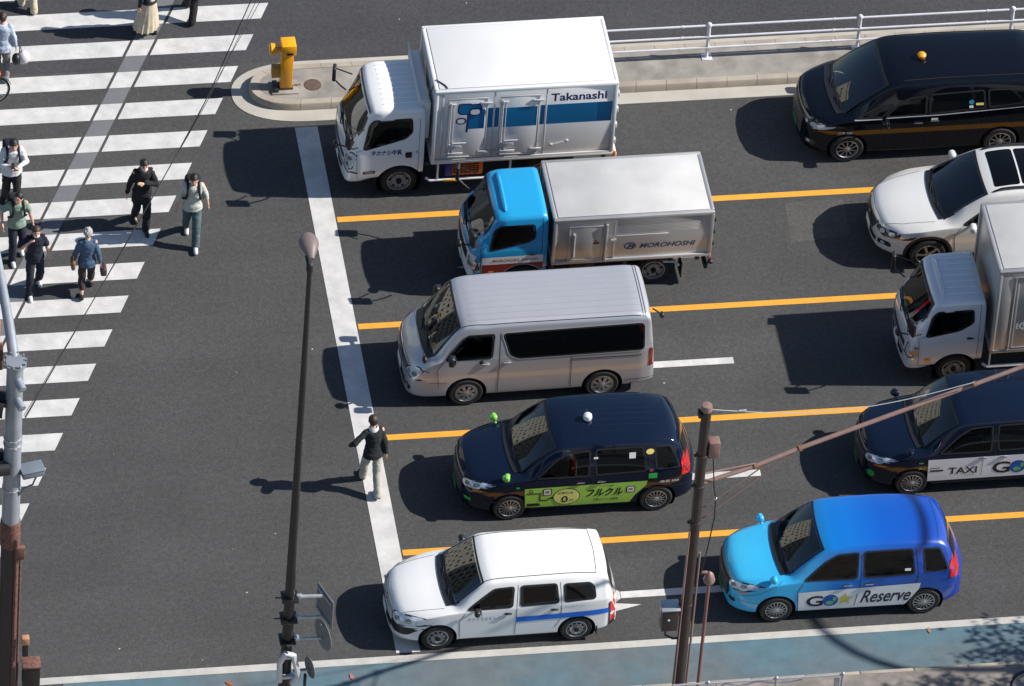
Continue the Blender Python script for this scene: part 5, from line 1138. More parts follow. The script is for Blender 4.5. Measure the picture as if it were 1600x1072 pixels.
def cargo_box(t, x0, x1, hw, z0, z1, wall_m, trim_m, roof_m, rim=.05):
    bm = NB(); box(bm, ((x0+x1)/2, 0, (z0+z1)/2), (x1-x0, 2*hw, z1-z0), .012); b = obj('cargo_box', bm, wall_m, t)
    bm = NB(); e = .012
    for sg in (-1, 1):
        for x in (x0, x1): box(bm, (x, sg*hw, (z0+z1)/2), (.075, .075, z1-z0-.12), .02)
        for z in (z0+.03, z1-.03): box(bm, ((x0+x1)/2, sg*hw, z), (x1-x0+2*e+.05, .075, .085), .025)
    for x in (x0, x1):
        for z in (z0+.03, z1-.03): box(bm, (x, 0, z), (.08, 2*hw-.08, .085), .025)
    obj('edge_rail', bm, trim_m, b)
    bm = NB(); box(bm, ((x0+x1)/2, 0, z1+.012), (x1-x0-.10, 2*hw-.10, .012), .005)
    obj('roof_panel', bm, roof_m, b); return b
def lorry_white():
    t = thing('box_lorry', 'white box lorry with a broad teal stripe and flower emblem beside the traffic island', 'lorry', (-2.66, 5.07, 0), R(.2))
    s = cab_shell(1.52, 2.16)
    Wp = [(.36, 1.21), (.46, 1.76), (.55, 1.89), (1.26, 1.91), (1.28, 1.60), (1.15, 1.46)]
    for y in (-.56, -.42, -.28, -.14, 0, .14, .28, .42, .56): s.seam([(.72, y), (1.44, y)], how='top', r=.014, mi=0)
    lorry_cab(t, s, 1.52, [M_WHITE, M_DARK], Wp, 1.08, .355, .2, (.075, .46, .05), .70)
    lens(t, s, 'headlight', [(.60, .74), (.80, .72), (.84, 1.06), (.74, 1.12), (.62, .95)], 'front', [M_LAMP, M_PROJ], inner=[(.72, .82, .05), (.75, .97, .045)])
    g = NBK(); s.lay(g, flat_grid([(-.52, .78), (.52, .78), (.52, .88), (-.52, .88)], .05), 'front', 1, .006); s.lay(g, flat_grid([(-.42, .46), (.42, .46), (.46, .58), (-.46, .58)], .05), 'front', 1, .006); objk('grille', g, M_BLACK, t)
    lens(t, s, 'bumper_trim', [(.10, .66), (.80, .63), (.80, .66), (.10, .70)], 'front', [M_NAVY])
    decal(t, s, 'bumper_trim', [([(.06, .66), (.26, .63), (.26, .665), (.06, .70)], 0, 0)], [M_NAVY])
    plate(t, s, .56); handle(t, s, 1.22, 1.08, M_BLACK, .13)
    decal(t, s, 'lettering', [(fit2d(text2d('タカナシ牛乳', .12, .04, .12), .50, 1.10, 1.08, 1.20), 0, 0)], [M_NAVY]); decal(t, s, 'small_lettering', [(fit2d(text2d('東京', .08), 1.36, 1.41, 1.10, 1.16), 0, 0)], [M_NAVY]); decal(t, s, 'badge', [(round_poly([(.36, .62), (.60, .63), (.60, .70), (.36, .69)], .02), 0, 0), (fit2d(text2d('TURBO', .05, .008), .39, .57, .645, .68), 1, 1)], [M_INK, M_STWHITE])
    decal(t, s, 'air_vent', [(round_poly([(1.17, .99), (1.29, .99), (1.29, 1.13), (1.17, 1.13)], .02), 0, 0)], [M_BLACK])
    hw, x0, x1, z0, z1 = .925, 1.68, 5.13, .88, 2.71
    b = cargo_box(t, x0, x1, hw, z0, z1, M_BOXW, M_BOXW, M_BOXW)
    y = -hw
    cargo_door(b, 1.93, 2.66, y-.008, 1.02, 2.50, M_ALUT, M_BOXW); cargo_door(b, 2.93, 3.66, y-.008, 1.02, 2.50, M_ALUT, M_BOXW)
    bm = NB()
    for x in (2.80, 3.80): box(bm, (x, y-.006, 1.8), (.03, .02, 1.66), .004)
    box(bm, (3.4, y-.02, .93), (3.40, .03, .10), .01); box(bm, (1.80, y-.012, 1.8), (.05, .024, 1.62), .006)
    for x, z in ((2.72, 1.10), (2.86, 1.12), (3.95, 1.20), (4.25, 1.28)): box(bm, (x, y-.02, z), (.06, .03, .06), .02)
    tube(bm, [(3.95, y-.02, 1.20), (4.22, y-.02, 1.28)], .012, 6); obj('rub_rail', bm, M_ALUT, b)
    bm = NB()
    for xx0, xx1, zz0, zz1, yy in ((2.32, 2.62, 1.73, 2.22, y-.022), (2.68, 2.78, 1.73, 2.22, y-.0035), (2.82, 2.90, 1.73, 2.22, y-.0035), (2.96, 3.63, 1.73, 2.22, y-.0225), (3.69, 3.78, 1.73, 2.22, y-.0035), (3.82, 5.08, 1.73, 2.22, y-.0035)):
        box(bm, ((xx0+xx1)/2, yy, (zz0+zz1)/2), (xx1-xx0, .006, zz1-zz0))
    obj('stripe', bm, M_TEAL, b)
    def flat(name, polys, mats, yy, par):
        bm = NBK()
        for vf, mi, ly in polys:
            if not (isinstance(vf, tuple) and isinstance(vf[1], list)): vf = flat_grid(vf, 5)
            V = [bm.verts.new((u, yy-.0015*ly, v)) for u, v in vf[0]]
            for f in vf[1]:
                try: g = bm.faces.new([V[i] for i in f]); g.material_index = mi; g.normal_update(); g.normal.y > 0 and g.normal_flip()
                except ValueError: pass
        return objk(name, bm, mats, par, 0)
    flat('lettering', [(fit2d(text2d('Takanashi', .2, .034), 3.88, 4.96, 2.30, 2.50), 0, 0)], [M_NAVY], y-.006, b)
    # emblem: a cup-like bloom, round bloom, leaf and stalk in navy outline
    def petal(cx, cz, rx, rz, sq=2.6): return [(cx+rx*abs(math.cos(a))**(2/sq)*(1 if math.cos(a) > 0 else -1), cz+rz*abs(math.sin(a))**(2/sq)*(1 if math.sin(a) > 0 else -1)) for a in [2*math.pi*k/36 for k in range(36)]]
    P = []; cup = round_poly([(2.09, 2.39), (2.09, 2.16), (2.16, 2.10), (2.33, 2.10), (2.38, 2.18), (2.38, 2.39)], .07)
    for pl, mi in ((cup, 1), (petal(2.43, 2.23, .135, .145), 1), (petal(2.43, 2.17, .12, .10), 2), (petal(2.17, 1.95, .10, .085), 2)):
        P.append((offset_poly(pl, .032), mi, 1+(mi == 2)*2)); P.append((pl, 0, (mi == 2)*2))
    P.append(([(2.265, 1.66), (2.31, 1.66), (2.325, 2.14), (2.28, 2.14)], 0, 4))
    flat('emblem', P, [M_NAVY, M_TEAL, M_BOXW], y-.032, b)
    # refrigeration unit ahead of the box, frame, step bar and engine housing
    bm = NB(); box(bm, (1.50, .10, 2.16), (.22, 1.45, .16), .03); box(bm, (1.56, -.62, 1.75), (.12, .10, .9), .01); box(bm, (1.56, .80, 1.75), (.12, .10, .9), .01); tube(bm, [(1.42, .88, 2.26), (1.42, -.66, 2.26)], .018, 8); tube(bm, [(1.42, .88, 2.26), (1.40, .88, 2.36)], .02, 6)
    tube(bm, [(1.60, -.55, 2.27), (1.70, -.62, 2.74), (1.85, -.80, 2.745), (1.88, -.88, 2.74)], .012, 6, 1); obj('cooling_unit', bm, [M_VINYLW, M_BLACK], t)
    chassis(t, 1.3, 5.1, .68, 3.85, .355, .19, .86)
    bm = NB(); box(bm, (2.35, -.70, .68), (.66, .34, .40), .02, None, 0); box(bm, (2.02, -.72, .68), (.14, .34, .40), .02, None, 2)
    for k in range(6): box(bm, (2.35, -.875, .55+.052*k), (.50, .015, .012), 0, None, 1)
    for k in range(7): box(bm, (2.12+.077*k, -.872, .68), (.012, .012, .30), 0, None, 1)
    obj('cooling_engine', bm, [M_ORANGE, M_BLACK, mat('paint_blue_box', rgb(35, 50, 130), .5)], t)
    bm = NB(); tube(bm, [(1.58, -.86, .46), (1.66, -.90, .42), (3.3, -.90, .42)], .026, 8); box(bm, (1.80, -.90, .62), (.04, .03, .44), .008); box(bm, (3.2, -.90, .62), (.04, .03, .44), .008); obj('side_guard', bm, M_VINYLW, t)
    bm = NB(); box(bm, (2.05, -.93, .42), (.26, .01, .05), .003); obj('reflector', bm, mat('reflector_yellow', rgb(240, 180, 30), .4), t)
    bm = NB()
    for z in (1.1, 1.5, 1.9, 2.3): box(bm, (5.20, -.80, z), (.06, .10, .12), .02)
    tube(bm, [(5.17, -.74, .95), (5.17, -.74, 2.6)], .016, 8); tube(bm, [(5.17, .0, .95), (5.17, .0, 2.6)], .016, 8); obj('rear_door_latch', bm, M_TRIM, b)
    bm = NB(); box(bm, (5.24, 0, .72), (.05, 1.7, .16), .01); box(bm, (5.2, -.93, .78), (.06, .02, .3), .005, None, 1); obj('rear_bumper', bm, [M_VINYLW, M_AMBER], t)
    return t
def lorry_blue():
    t = thing('box_lorry', 'small box lorry with bright blue cab and bare metal box, above the silver minibus', 'lorry', (-.70, 2.13, 0), R(.25))
    s = cab_shell(1.5, 1.93, 1.10, (.07, .46), .81, .92)
    Wp = [(.40, 1.14), (.48, 1.56), (.60, 1.69), (1.24, 1.70), (1.26, 1.40), (1.14, 1.32)]
    lorry_cab(t, s, 1.5, [M_CABBLUE, M_DARK], Wp, 1.05, .335, .19, (.075, .48, .05), .68, seatz=.62)
    bm = NB(); P = [s.roof(.70, y, .012) for y in [-.55+.11*k for k in range(11)]]; tube(bm, P, [.012]+[.045]*9+[.012], 8)
    obj('roof_ridge', bm, M_CABBLUE, t)
    for how, pl, m_ in (('side', [(.27, .80), (1.43, .82), (1.43, 1.00), (.27, .98)], M_VINYLW), ('side', [(.27, .47), (.66, .47), (.70, .62), (.85, .74), (1.05, .79), (1.25, .74), (1.36, .66), (1.43, .62), (1.43, .80), (.27, .795)], M_MAROON)):
        for sg in (-1, 1): decal(t, s, 'side_stripe', [(pl, 0, 0)], [m_], sg)
    g = NBK(); s.lay(g, flat_grid([(-.80, .80), (.80, .80), (.80, .98), (-.80, .98)], .05), 'front', 1, .005); objk('front_stripe', g, M_VINYLW, t)
    g = NBK(); s.lay(g, flat_grid([(-.80, .40), (.80, .40), (.80, .795), (-.80, .795)], .05), 'front', 1, .005); objk('front_bumper', g, M_VINYLW, t)
    lens(t, s, 'headlight', [(.56, .66), (.78, .64), (.80, .86), (.60, .90)], 'front', [M_LAMP, M_PROJ], inner=[(.66, .76, .05), (.74, .76, .04)], off=.014)
    g = NBK(); s.lay(g, flat_grid([(-.48, .70), (.48, .70), (.48, .90), (-.48, .90)], .05), 'front', 1, .012); objk('grille', g, M_BLACK, t)
    lens(t, s, 'indicator', [(.40, .61), (.50, .61), (.50, .65), (.40, .65)], 'side', [M_AMBER], off=.014)
    plate(t, s, .50); handle(t, s, 1.24, 1.02, M_BLACK, .13)
    decal(t, s, 'lettering', [(fit2d(text2d('MOROHOSHI', .1, .02, .25), .46, .98, .87, .93), 0, 0)], [M_MAROON], off=.012); decal(t, s, 'small_lettering', [(fit2d(text2d('EXPRESS', .1, .01, .25), 1.02, 1.34, .88, .92), 0, 0)], [M_NAVY], off=.012)
    hw, x0, x1, z0, z1 = .82, 1.62, 4.62, .74, 1.86
    b = cargo_box(t, x0, x1, hw, z0, z1, M_ALU, M_ALU, M_ALUT); y = -hw
    d = cargo_door(b, 1.90, 2.54, y-.008, .82, 1.66, M_ALU, M_ALU, False)
    bm = NB(); tube(bm, [(1.99, y-.045, .94), (1.99, y-.045, 1.50)], .028, 8); box(bm, (1.99, y-.03, .93), (.07, .03, .1), .01); obj('door_handle', bm, M_GALV, d)
    bm = NB(); box(bm, (2.60, y-.03, 1.24), (.05, .06, .94), .012); box(bm, (2.76, y-.012, 1.24), (.03, .02, .94), .004); tube(bm, [(2.70, y-.05, 1.30), (2.80, y-.05, 1.32)], .03, 8); obj('drain_post', bm, M_ALU, b)
    bm = NB()
    for k in range(11): box(bm, (3.62, y-.008, 1.43+.034*k), (1.62, .014, .018), .004)
    box(bm, (3.30, y-.02, 1.38), (1.0, .03, .022), .004, Matrix.Rotation(R(-0), 3, 'Y')); obj('side_slats', bm, M_ALU, b)
    def flat(name, polys, mats, yy, par):
        bm = NBK()
        for vf, mi in polys:
            if not (isinstance(vf, tuple) and isinstance(vf[1], list)): vf = flat_grid(vf, 5)
            V = [bm.verts.new((u, yy-.001*mi, v)) for u, v in vf[0]]
            for f in vf[1]:
                try: g = bm.faces.new([V[i] for i in f]); g.material_index = mi; g.normal_update(); g.normal.y > 0 and g.normal_flip()
                except ValueError: pass
        return objk(name, bm, mats, par, 0)
    M_N2 = mat('lettering_blue_dark', rgb(60, 62, 100), .5)
    flat('lettering', [(fit2d(text2d('MOROHOSHI', .2, .036, .3), 3.26, 4.34, 1.02, 1.14), 0)], [M_N2], y-.006, b)
    flat('emblem', [(ring2d(disc2d(3.08, 1.09, .12, 24, .085), disc2d(3.08, 1.09, .095, 24, .062)), 0), (fit2d(text2d('M', .15, .03, .3), 3.03, 3.18, 1.04, 1.14), 0)], [M_N2], y-.006, b)
    flat('sticker', [([(2.36, 1.21), (2.48, 1.21), (2.48, 1.25), (2.36, 1.25)], 0), (disc2d(2.41, 1.28, .035, 14), 1)], [M_NAVY, M_AMBER], y-.022, d)
    chassis(t, 1.3, 4.6, .64, 3.60, .335, .18, .74)
    for sg in (-1, 1):
        bm = NB(); P = [(3.60+.42*math.cos(a), .335+.42*math.sin(a)) for a in [math.pi*(.1+.8*k/10) for k in range(11)]]; ring_tube(bm, [[(x, sg*.54, z), (x, sg*.82, z), (x, sg*.82, z+.012), (x, sg*.54, z+.012)] for x, z in P]); obj('rear_mudguard', bm, M_BLACK, t)
        bm = NB(); box(bm, (4.12, sg*.66, .36), (.02, .32, .36), .006); obj('mud_flap', bm, M_BLACK, t)
    bm = NB(); tube(bm, [(3.75, -.80, .62), (3.98, -.80, .60), (4.06, -.80, .50)], .03, 8); obj('mudguard_stay', bm, M_GALV, t)
    bm = NB(); box(bm, (4.40, -.70, .70), (.42, .06, .10), .01, None, 1); box(bm, (4.63, 0, .66), (.05, 1.6, .12), .01)
    for y2 in (-.7, .7): box(bm, (4.66, y2, .62), (.04, .2, .09), .01, None, 2)
    blob(bm, (4.66, -.84, .58), (.06, .06, .05), 3); obj('rear_bumper', bm, [M_GALV, M_VINYLW, M_RED, M_BLACK], t)
    bm = NB()
    for z in (1.0, 1.3, 1.6): box(bm, (4.68, -.78, z), (.05, .06, .08), .015)
    tube(bm, [(4.67, -.70, .8), (4.67, -.70, 1.8)], .014, 8); obj('rear_door_latch', bm, M_BLACK, b)
    bm = NB(); box(bm, (2.2, -.62, .52), (.5, .3, .3), .03); obj('battery_box', bm, M_BLACK, t)
    return t
def lorry_grey():
    t = thing('box_lorry', 'bare metal box lorry with pale grey cab, right edge below the white sport utility car', 'lorry', (7.15, -.98, 0), R(.4))
    s = cab_shell(1.46, 2.02, 1.16, (.07, .44), .81)
    Wp = [(.36, 1.20), (.46, 1.64), (.56, 1.77), (1.22, 1.79), (1.24, 1.50), (1.0, 1.34)]
    for y in (-.48, -.32, -.16, 0, .16, .32, .48): s.seam([(.72, y), (1.38, y)], how='top', r=.012, mi=0)
    lorry_cab(t, s, 1.46, [M_CABGREY, M_DARK], Wp, .96, .335, .19, (.075, .46, .05), .68, seatz=.68)
    bm = NB(); P = [s.roof(.66, y, .01) for y in [-.55+.11*k for k in range(11)]]; tube(bm, P, [.012]+[.05]*9+[.012], 8); obj('roof_ridge', bm, M_CABGREY, t)
    lens(t, s, 'headlight', [(.56, .70), (.76, .68), (.80, .94), (.62, .98)], 'front', [M_LAMP, M_AMBER], inner=[(.76, .80, .04)])
    lens(t, s, 'indicator', [(.15, .72), (.24, .72), (.24, .92), (.15, .94)], 'side', [mat('indicator_clear', rgb(215, 180, 140), .15, 0, 1.)]); lens(t, s, 'side_repeater', disc2d(.42, .64, .07, 14, .05), 'side', [M_AMBER], off=.01)
    g = NBK(); s.lay(g, flat_grid([(-.48, .74), (.48, .74), (.48, .86), (-.48, .86)], .05), 'front', 1, .006); s.lay(g, flat_grid([(-.42, .46), (.42, .46), (.46, .58), (-.46, .58)], .05), 'front', 1, .006); objk('grille', g, M_BLACK, t)
    lens(t, s, 'bumper_trim', [(.10, .66), (.78, .64), (.78, .665), (.10, .69)], 'front', [M_CHROME])
    plate(t, s, .56); handle(t, s, 1.20, 1.14, M_BLACK, .13)
    bm = NB(); box(bm, (.40, -.05, 1.18), (.22, .5, .03), .01); obj('clipboard', bm, mat('paper_blue', rgb(120, 170, 215), .6), t)
    hw, x0, x1, z0, z1 = .93, 1.60, 5.0, .86, 2.93
    b = cargo_box(t, x0, x1, hw, z0, z1, M_ALU, M_ALU, M_ALUT); y = -hw
    bm = NB(); box(bm, (1.74, y-.012, 1.86), (.22, .02, 1.9), .006); box(bm, (3.4, y-.02, 2.74), (3.1, .04, .10), .01); tube(bm, [(1.90, y-.03, .95), (1.90, y-.03, 2.75)], .016, 8); obj('corner_post', bm, M_ALU, b)
    cargo_door(b, 1.96, 3.3, y-.008, .96, 2.64, M_ALU, M_ALU, False)
    bm = NBK(); P = [(ring2d(disc2d(2.17, 1.52, .10, 24), disc2d(2.17, 1.52, .075, 24)))]+[fit2d(text2d('E', .15, .02), 2.01, 2.06, 1.45, 1.58), fit2d(text2d('S', .15, .02), 2.13, 2.21, 1.47, 1.57)]
    for vs, fs in P:
        V = [bm.verts.new((u, y-.024, v)) for u, v in vs]
        for f in fs: g = bm.faces.new([V[i] for i in f]); g.normal_update(); g.normal.y > 0 and g.normal_flip()
    objk('emblem', bm, M_VINYLW, b, 0)
    chassis(t, 1.3, 5.0, .68, 3.75, .335, .18, .84)
    bm = NB(); tube(bm, [(1.48, -.84, .50), (1.56, -.90, .47), (3.2, -.90, .47)], .028, 8); box(bm, (1.60, -.89, .66), (.035, .03, .4), .006); obj('side_guard', bm, M_VINYLW, t)
    return t
lorry_white(); lorry_blue(); minibus()
taxi('taxi_cab', 'indigo taxi with lime green door decal, lime mirrors and white roof lamp', (-1.65, -3.86, 0), M_INDIGO, M_LIMEM, livery_green, R(.3), (2.36, -.10, mat('lamp_white', (.8, .8, .8), .25, 0, .6)), roof_ribs=True)
wagon()
taxi('taxi_cab', 'bright blue taxi fading from cyan bonnet to deep blue tail', (2.83, -6.90, 0), M_BLUEG, M_BLUEG, livery_reserve, R(-.3))
people_carrier(); suv(); lorry_grey()
taxi('taxi_cab', 'indigo taxi with a white door decal reading TAXI, cut off by the right edge', (5.90, -3.84, 0), M_INDIGO, M_INDIGO, livery_taxi, 0)
# ------------------------------------------------------------------ people
M_SKIN = mat('skin', rgb(205, 160, 135), .55, var=.04); M_HAIRB = mat('hair_black', (.010, .009, .009), .45, var=.3, scale=30, bump=.4, bscale=90); M_HAIRBR = mat('hair_brown', (.045, .025, .018), .5, var=.3, scale=30, bump=.4, bscale=90); M_HAIRG = mat('hair_grey', (.38, .37, .36), .6, var=.35, scale=40, bump=.5, bscale=90); M_MASK = mat('face_mask_white', (.72, .72, .74), .8)
M_EYE = mat('eye_dark', (.012, .01, .009), .3); M_LIP = mat('lip', rgb(165, 95, 85), .5)
TMP = bpy.data.scenes.new('workshop')
def fuse(bm, name, mats, parent, voxel=.0085, smooth=3, wrinkle=0., seed=0):
    me = bpy.data.meshes.new(name+'_raw'); bmesh.ops.recalc_face_normals(bm, faces=bm.faces[:]); bm.to_mesh(me); bm.free()
    o = bpy.data.objects.new(name+'_raw', me); TMP.collection.objects.link(o)
    md = o.modifiers.new('r', 'REMESH'); md.mode = 'VOXEL'; md.voxel_size = voxel; md.use_smooth_shade = True
    if smooth: sm = o.modifiers.new('s', 'SMOOTH'); sm.iterations = smooth; sm.factor = .5
    vl = TMP.view_layers[0]; vl.update(); dg = vl.depsgraph; me2 = bpy.data.meshes.new_from_object(o.evaluated_get(dg)); me2.name = name
    bpy.data.objects.remove(o); bpy.data.meshes.remove(me); me2.materials.clear()
    if wrinkle:
        for v in me2.vertices:
            p = v.co; a = noise.noise(Vector((p.x*9+seed, p.y*9, p.z*14)))+.5*noise.noise(Vector((p.x*22, p.y*22+seed, p.z*26))); v.co += v.normal*(a*wrinkle)
    return obj_me(name, me2, mats, parent, 180)
def cap(bm, p0, r0, p1, r1, n=14, sq=1.):
    p0, p1 = Vector(p0), Vector(p1); d = p1-p0; L = d.length
    if L < 1e-4: return blob(bm, p0, r0)
    d.normalize(); x, y = frame_of(d); P = []
    for k in range(4): a = math.pi/2*k/4; P.append((p0-d*(r0*math.cos(a)), max(r0*math.sin(a), .001)))
    P += [(p0, r0), ((p0+p1)/2, (r0+r1)/2*1.02), (p1, r1)]
    for k in range(1, 5): a = math.pi/2*k/4; P.append((p1+d*(r1*math.sin(a)), max(r1*math.cos(a), .001)))
    ring_tube(bm, [[c+x*(math.cos(2*math.pi*j/n)*r)+y*(math.sin(2*math.pi*j/n)*r*sq) for j in range(n)] for c, r in P])
def ell(bm, rings, n=20):
    """stack of (cx, cy, z, rx, ry)"""
    ring_tube(bm, [[(cx+math.cos(2*math.pi*j/n)*rx, cy+math.sin(2*math.pi*j/n)*ry, z) for j in range(n)] for cx, cy, z, rx, ry in rings])
def ik(a, b, l1, l2, bend):
    a, b = Vector(a), Vector(b); d = b-a; L = min(d.length, (l1+l2)*.995); d.normalize(); b2 = a+d*L
    h = (l1*l1-l2*l2+L*L)/(2*L); k = math.sqrt(max(l1*l1-h*h, 0)); bd = Vector(bend); bd = (bd-d*bd.dot(d)).normalized()
    return a+d*h+bd*k, b2
def person(label, loc_, rz, H=1.70, lf=(.09, -.02, 0), rf=(-.09, .02, 0), lh=(.27, -.03, .80), rh=(-.27, -.03, .80), lean=.03, top='long', hem=.84, top_m=None, leg_m=None, leg_cut=.10, shoe_m=None, hair_m=None, hair='short', mask=False, straps=None, skirt=None, collar=None, head_turn=0., nod=.05, hipz=.89, hipy=0., girth=.93, tucked=False, lelb=(.4, 1, .0), relb=(-.4, 1, .0), face=True, seed=0, cat='person'):
    k = H/1.70; t = thing('person', label, 'person', loc_, rz); t.scale = (k, k, k); g = girth
    def tz(z): return hipy-lean*(z-hipz)/.5               # forward lean: y offset at height z
    dz = hipz-.89
    legs = []
    for sx, f in ((1, lf), (-1, rf)):
        hp = Vector((sx*.085, hipy, hipz-.02)); an = Vector((f[0], f[1], .085+f[2])); kn, an = ik(hp, an, .415, .40, (sx*.05, -1, .2)); legs.append((sx, hp, kn, an, f))
    arms = []
    for sx, h, el in ((1, lh, lelb), (-1, rh, relb)):
        sh = Vector((sx*.166*g, tz(1.385)+.0, 1.375+dz)); eb, wr = ik(sh, Vector(h), .285, .25, el); arms.append((sx, sh, eb, wr))
    hc = Vector((0, tz(1.6)-nod, 1.575+dz))
    Rh = Matrix.Rotation(R(head_turn), 3, 'Z')
    # one continuous body
    bm = NB()
    for sx, hp, kn, an, f in legs: cap(bm, hp, .082*g, kn, .052, 12); cap(bm, kn, .054, kn+(an-kn)*.35, .055, 12); cap(bm, kn+(an-kn)*.35, .055, an, .034, 12); cap(bm, an+Vector((0, .02, -.045)), .036, an+Vector((0, -.13, -.055)), .028, 10)
    T = [(.84, .12, .085), (.90, .165, .108), (.98, .150, .10), (1.08, .132, .090), (1.20, .150, .102), (1.30, .165, .108), (1.37, .160, .095), (1.42, .095, .07)]
    ell(bm, [(0, tz(z+dz), z+dz, rx*g, ry*g) for z, rx, ry in T])
    cap(bm, (0, tz(1.40), 1.38+dz), .062, hc+Vector((0, .015, -.07)), .052, 12)
    for sx, sh, eb, wr in arms:
        cap(bm, sh, .052*g, eb, .040, 12); cap(bm, eb, .040, wr, .027, 12); d = (wr-eb).normalized(); side_ = Vector((sx, 0, 0)); side_ = (side_-d*side_.dot(d)).normalized(); wd = d.cross(side_)
        pm = wr+d*.055; cap(bm, wr+d*.01, .026, pm, .033, 10, .55)
        for q in range(4):
            o_ = wd*(-.026+.0175*q); l_ = (.062, .072, .068, .052)[q]; b0 = pm+d*.025+o_; b1 = b0+d*l_*.5-side_*.006; b2 = b1+d*l_*.4-side_*.022; cap(bm, b0, .0088, b1, .0085, 6); cap(bm, b1, .0085, b2, .0078, 6)
        b0 = wr+d*.03-wd*.024; b1 = b0+d*.035-wd*.028-side_*.01; cap(bm, b0, .011, b1, .010, 6); cap(bm, b1, .010, b1+d*.028-side_*.008, .008, 6)
    def hd(x, y, z): return hc+Rh @ Vector((x, y, z))
    blob(bm, hc, (.076, .094, .108), rot=Rh, sub=3); blob(bm, hd(0, -.028, -.058), (.056, .062, .062), rot=Rh)
    cap(bm, hd(0, -.088, .012), .009, hd(0, -.106, -.022), .013, 8)
    for sx in (-1, 1): blob(bm, hd(sx*.078, .008, -.008), (.012, .024, .032), rot=Rh)
    body = fuse(bm, 'body', M_SKIN, t, .0115, 2)
    if face:
        bm = NB()
        for sx in (-1, 1): blob(bm, hd(sx*.030, -.083, .012), (.012, .008, .007), 0, 1); cap(bm, hd(sx*.016, -.088, .034), .004, hd(sx*.048, -.076, .034), .004, 6)
        obj('eyes', bm, M_EYE, t)
        if not mask: bm = NB(); cap(bm, hd(-.02, -.090, -.055), .006, hd(.02, -.090, -.055), .006, 6); obj('mouth', bm, M_LIP, t)
    # hair
    bm = NB(); blob(bm, hd(0, .018, .028), (.088, .096, .094) if hair != 'curly' else (.098, .105, .102), rot=Rh, sub=3); blob(bm, hd(0, .035, -.02), (.076, .075, .085), rot=Rh)
    if hair == 'fringe': blob(bm, hd(0, -.048, .062), (.066, .042, .034), rot=Rh)
    if hair == 'long':
        blob(bm, hd(0, .055, -.09), (.085, .05, .13), rot=Rh); blob(bm, hd(0, -.03, .068), (.066, .05, .034), rot=Rh)
        for sx in (-1, 1): blob(bm, hd(sx*.068, .02, -.06), (.022, .04, .10), rot=Rh)
    if hair == 'bun': blob(bm, hd(0, .10, .06), (.05, .05, .05)); blob(bm, hd(0, -.03, .060), (.066, .05, .034), rot=Rh)
    if hair == 'curly':
        rnd = random.Random(seed+3)
        for q in range(46):
            a, e = rnd.uniform(0, 6.28), rnd.uniform(-.5, 1.5); blob(bm, hd(.082*math.cos(a)*math.cos(e), .022+.09*math.sin(a)*math.cos(e) if math.sin(a) > -.5 or e > .6 else .04, .03+.09*math.sin(e)), rnd.uniform(.018, .03), 0, 1)
    obj('hair', bm, hair_m or M_HAIRB, t, 180)
    if mask: bm = NB(); blob(bm, hd(0, -.050, -.048), (.058, .058, .046), rot=Rh, sub=3); cap(bm, hd(-.07, -.01, -.02), .004, hd(-.05, -.05, -.03), .004, 5); cap(bm, hd(.07, -.01, -.02), .004, hd(.05, -.05, -.03), .004, 5); obj('face_mask', bm, M_MASK, t)
    # upper garment
    bm = NB(); e = .022
    lo = [(z, rx, ry) for z, rx, ry in T if z > hem+.03]
    wx, wy = (.180, .138) if hem < .9 else (.150, .105)
    if hem < .8: lo = [(.80, .178, .125), (.88, .175, .122)]+lo; wx, wy = .180, .130
    lo = [(hem, wx, wy)]+[(z, max(rx, .176) if z < .95 and hem < .9 else rx, max(ry, .128) if z < .95 and hem < .9 else ry) for z, rx, ry in lo]
    ell(bm, [(0, tz(z+dz), z+dz, rx*g+e, ry*g+e) for z, rx, ry in lo if z < 1.41]+[(0, tz(1.435+dz), 1.435+dz, .078, .07)])
    for sx, sh, eb, wr in arms:
        blob(bm, sh+Vector((-sx*.016, 0, .0)), .066*g); cap(bm, sh+Vector((-sx*.014, 0, 0)), .063*g, eb if top != 'short' else sh+(eb-sh)*.72, .060 if top != 'short' else .068, 12)
        if top == 'long': cap(bm, eb, .055, wr+(eb-wr)*.08, .043, 12)
        if top == 'rolled': cap(bm, eb, .056, eb+(wr-eb)*.30, .052, 12)
    fuse(bm, 'shirt' if not (hem < .8) else 'coat', top_m, t, .0155, 1, .011, seed)
    if collar: bm = NB(); ell(bm, [(0, tz(1.42), 1.405+dz, .100, .092), (0, tz(1.42), 1.475+dz, .080, .076), (0, tz(1.42), 1.48+dz, .072, .068), (0, tz(1.42), 1.41+dz, .078, .07)]); obj('collar', bm, collar, t, 60)
    # lower garment
    bm = NB()
    if skirt:
        n = 48; rings = []
        for q in range(9):
            u = q/8; z = .99-(.99-skirt)*u; rr = .135+.155*u**.85
            rings.append([(math.cos(a)*rr*(1+.07*u*math.sin(a*15)), hipy+math.sin(a)*rr*.85*(1+.07*u*math.sin(a*15))-.06*u*math.cos(0), z) for a in [2*math.pi*j/n for j in range(n)]])
        ring_tube(bm, rings); obj('skirt', bm, leg_m, t, 60)
    else:
        ell(bm, [(0, hipy, hipz+z, rx*g, ry*g) for z, rx, ry in ((-.09, .13, .105), (-.03, .170, .116), (.05, .160, .108), (.09, .145, .098))])
        for sx, hp, kn, an, f in legs:
            end = an+Vector((0, .01, -.03)) if leg_cut < .12 else kn+(an-kn)*(1-(leg_cut-.085)/.40); cap(bm, hp, .098*g, kn, .080, 14); cap(bm, kn, .080, end, .076, 14)
        fuse(bm, 'trousers', leg_m, t, .0155, 2, .009, seed+5)
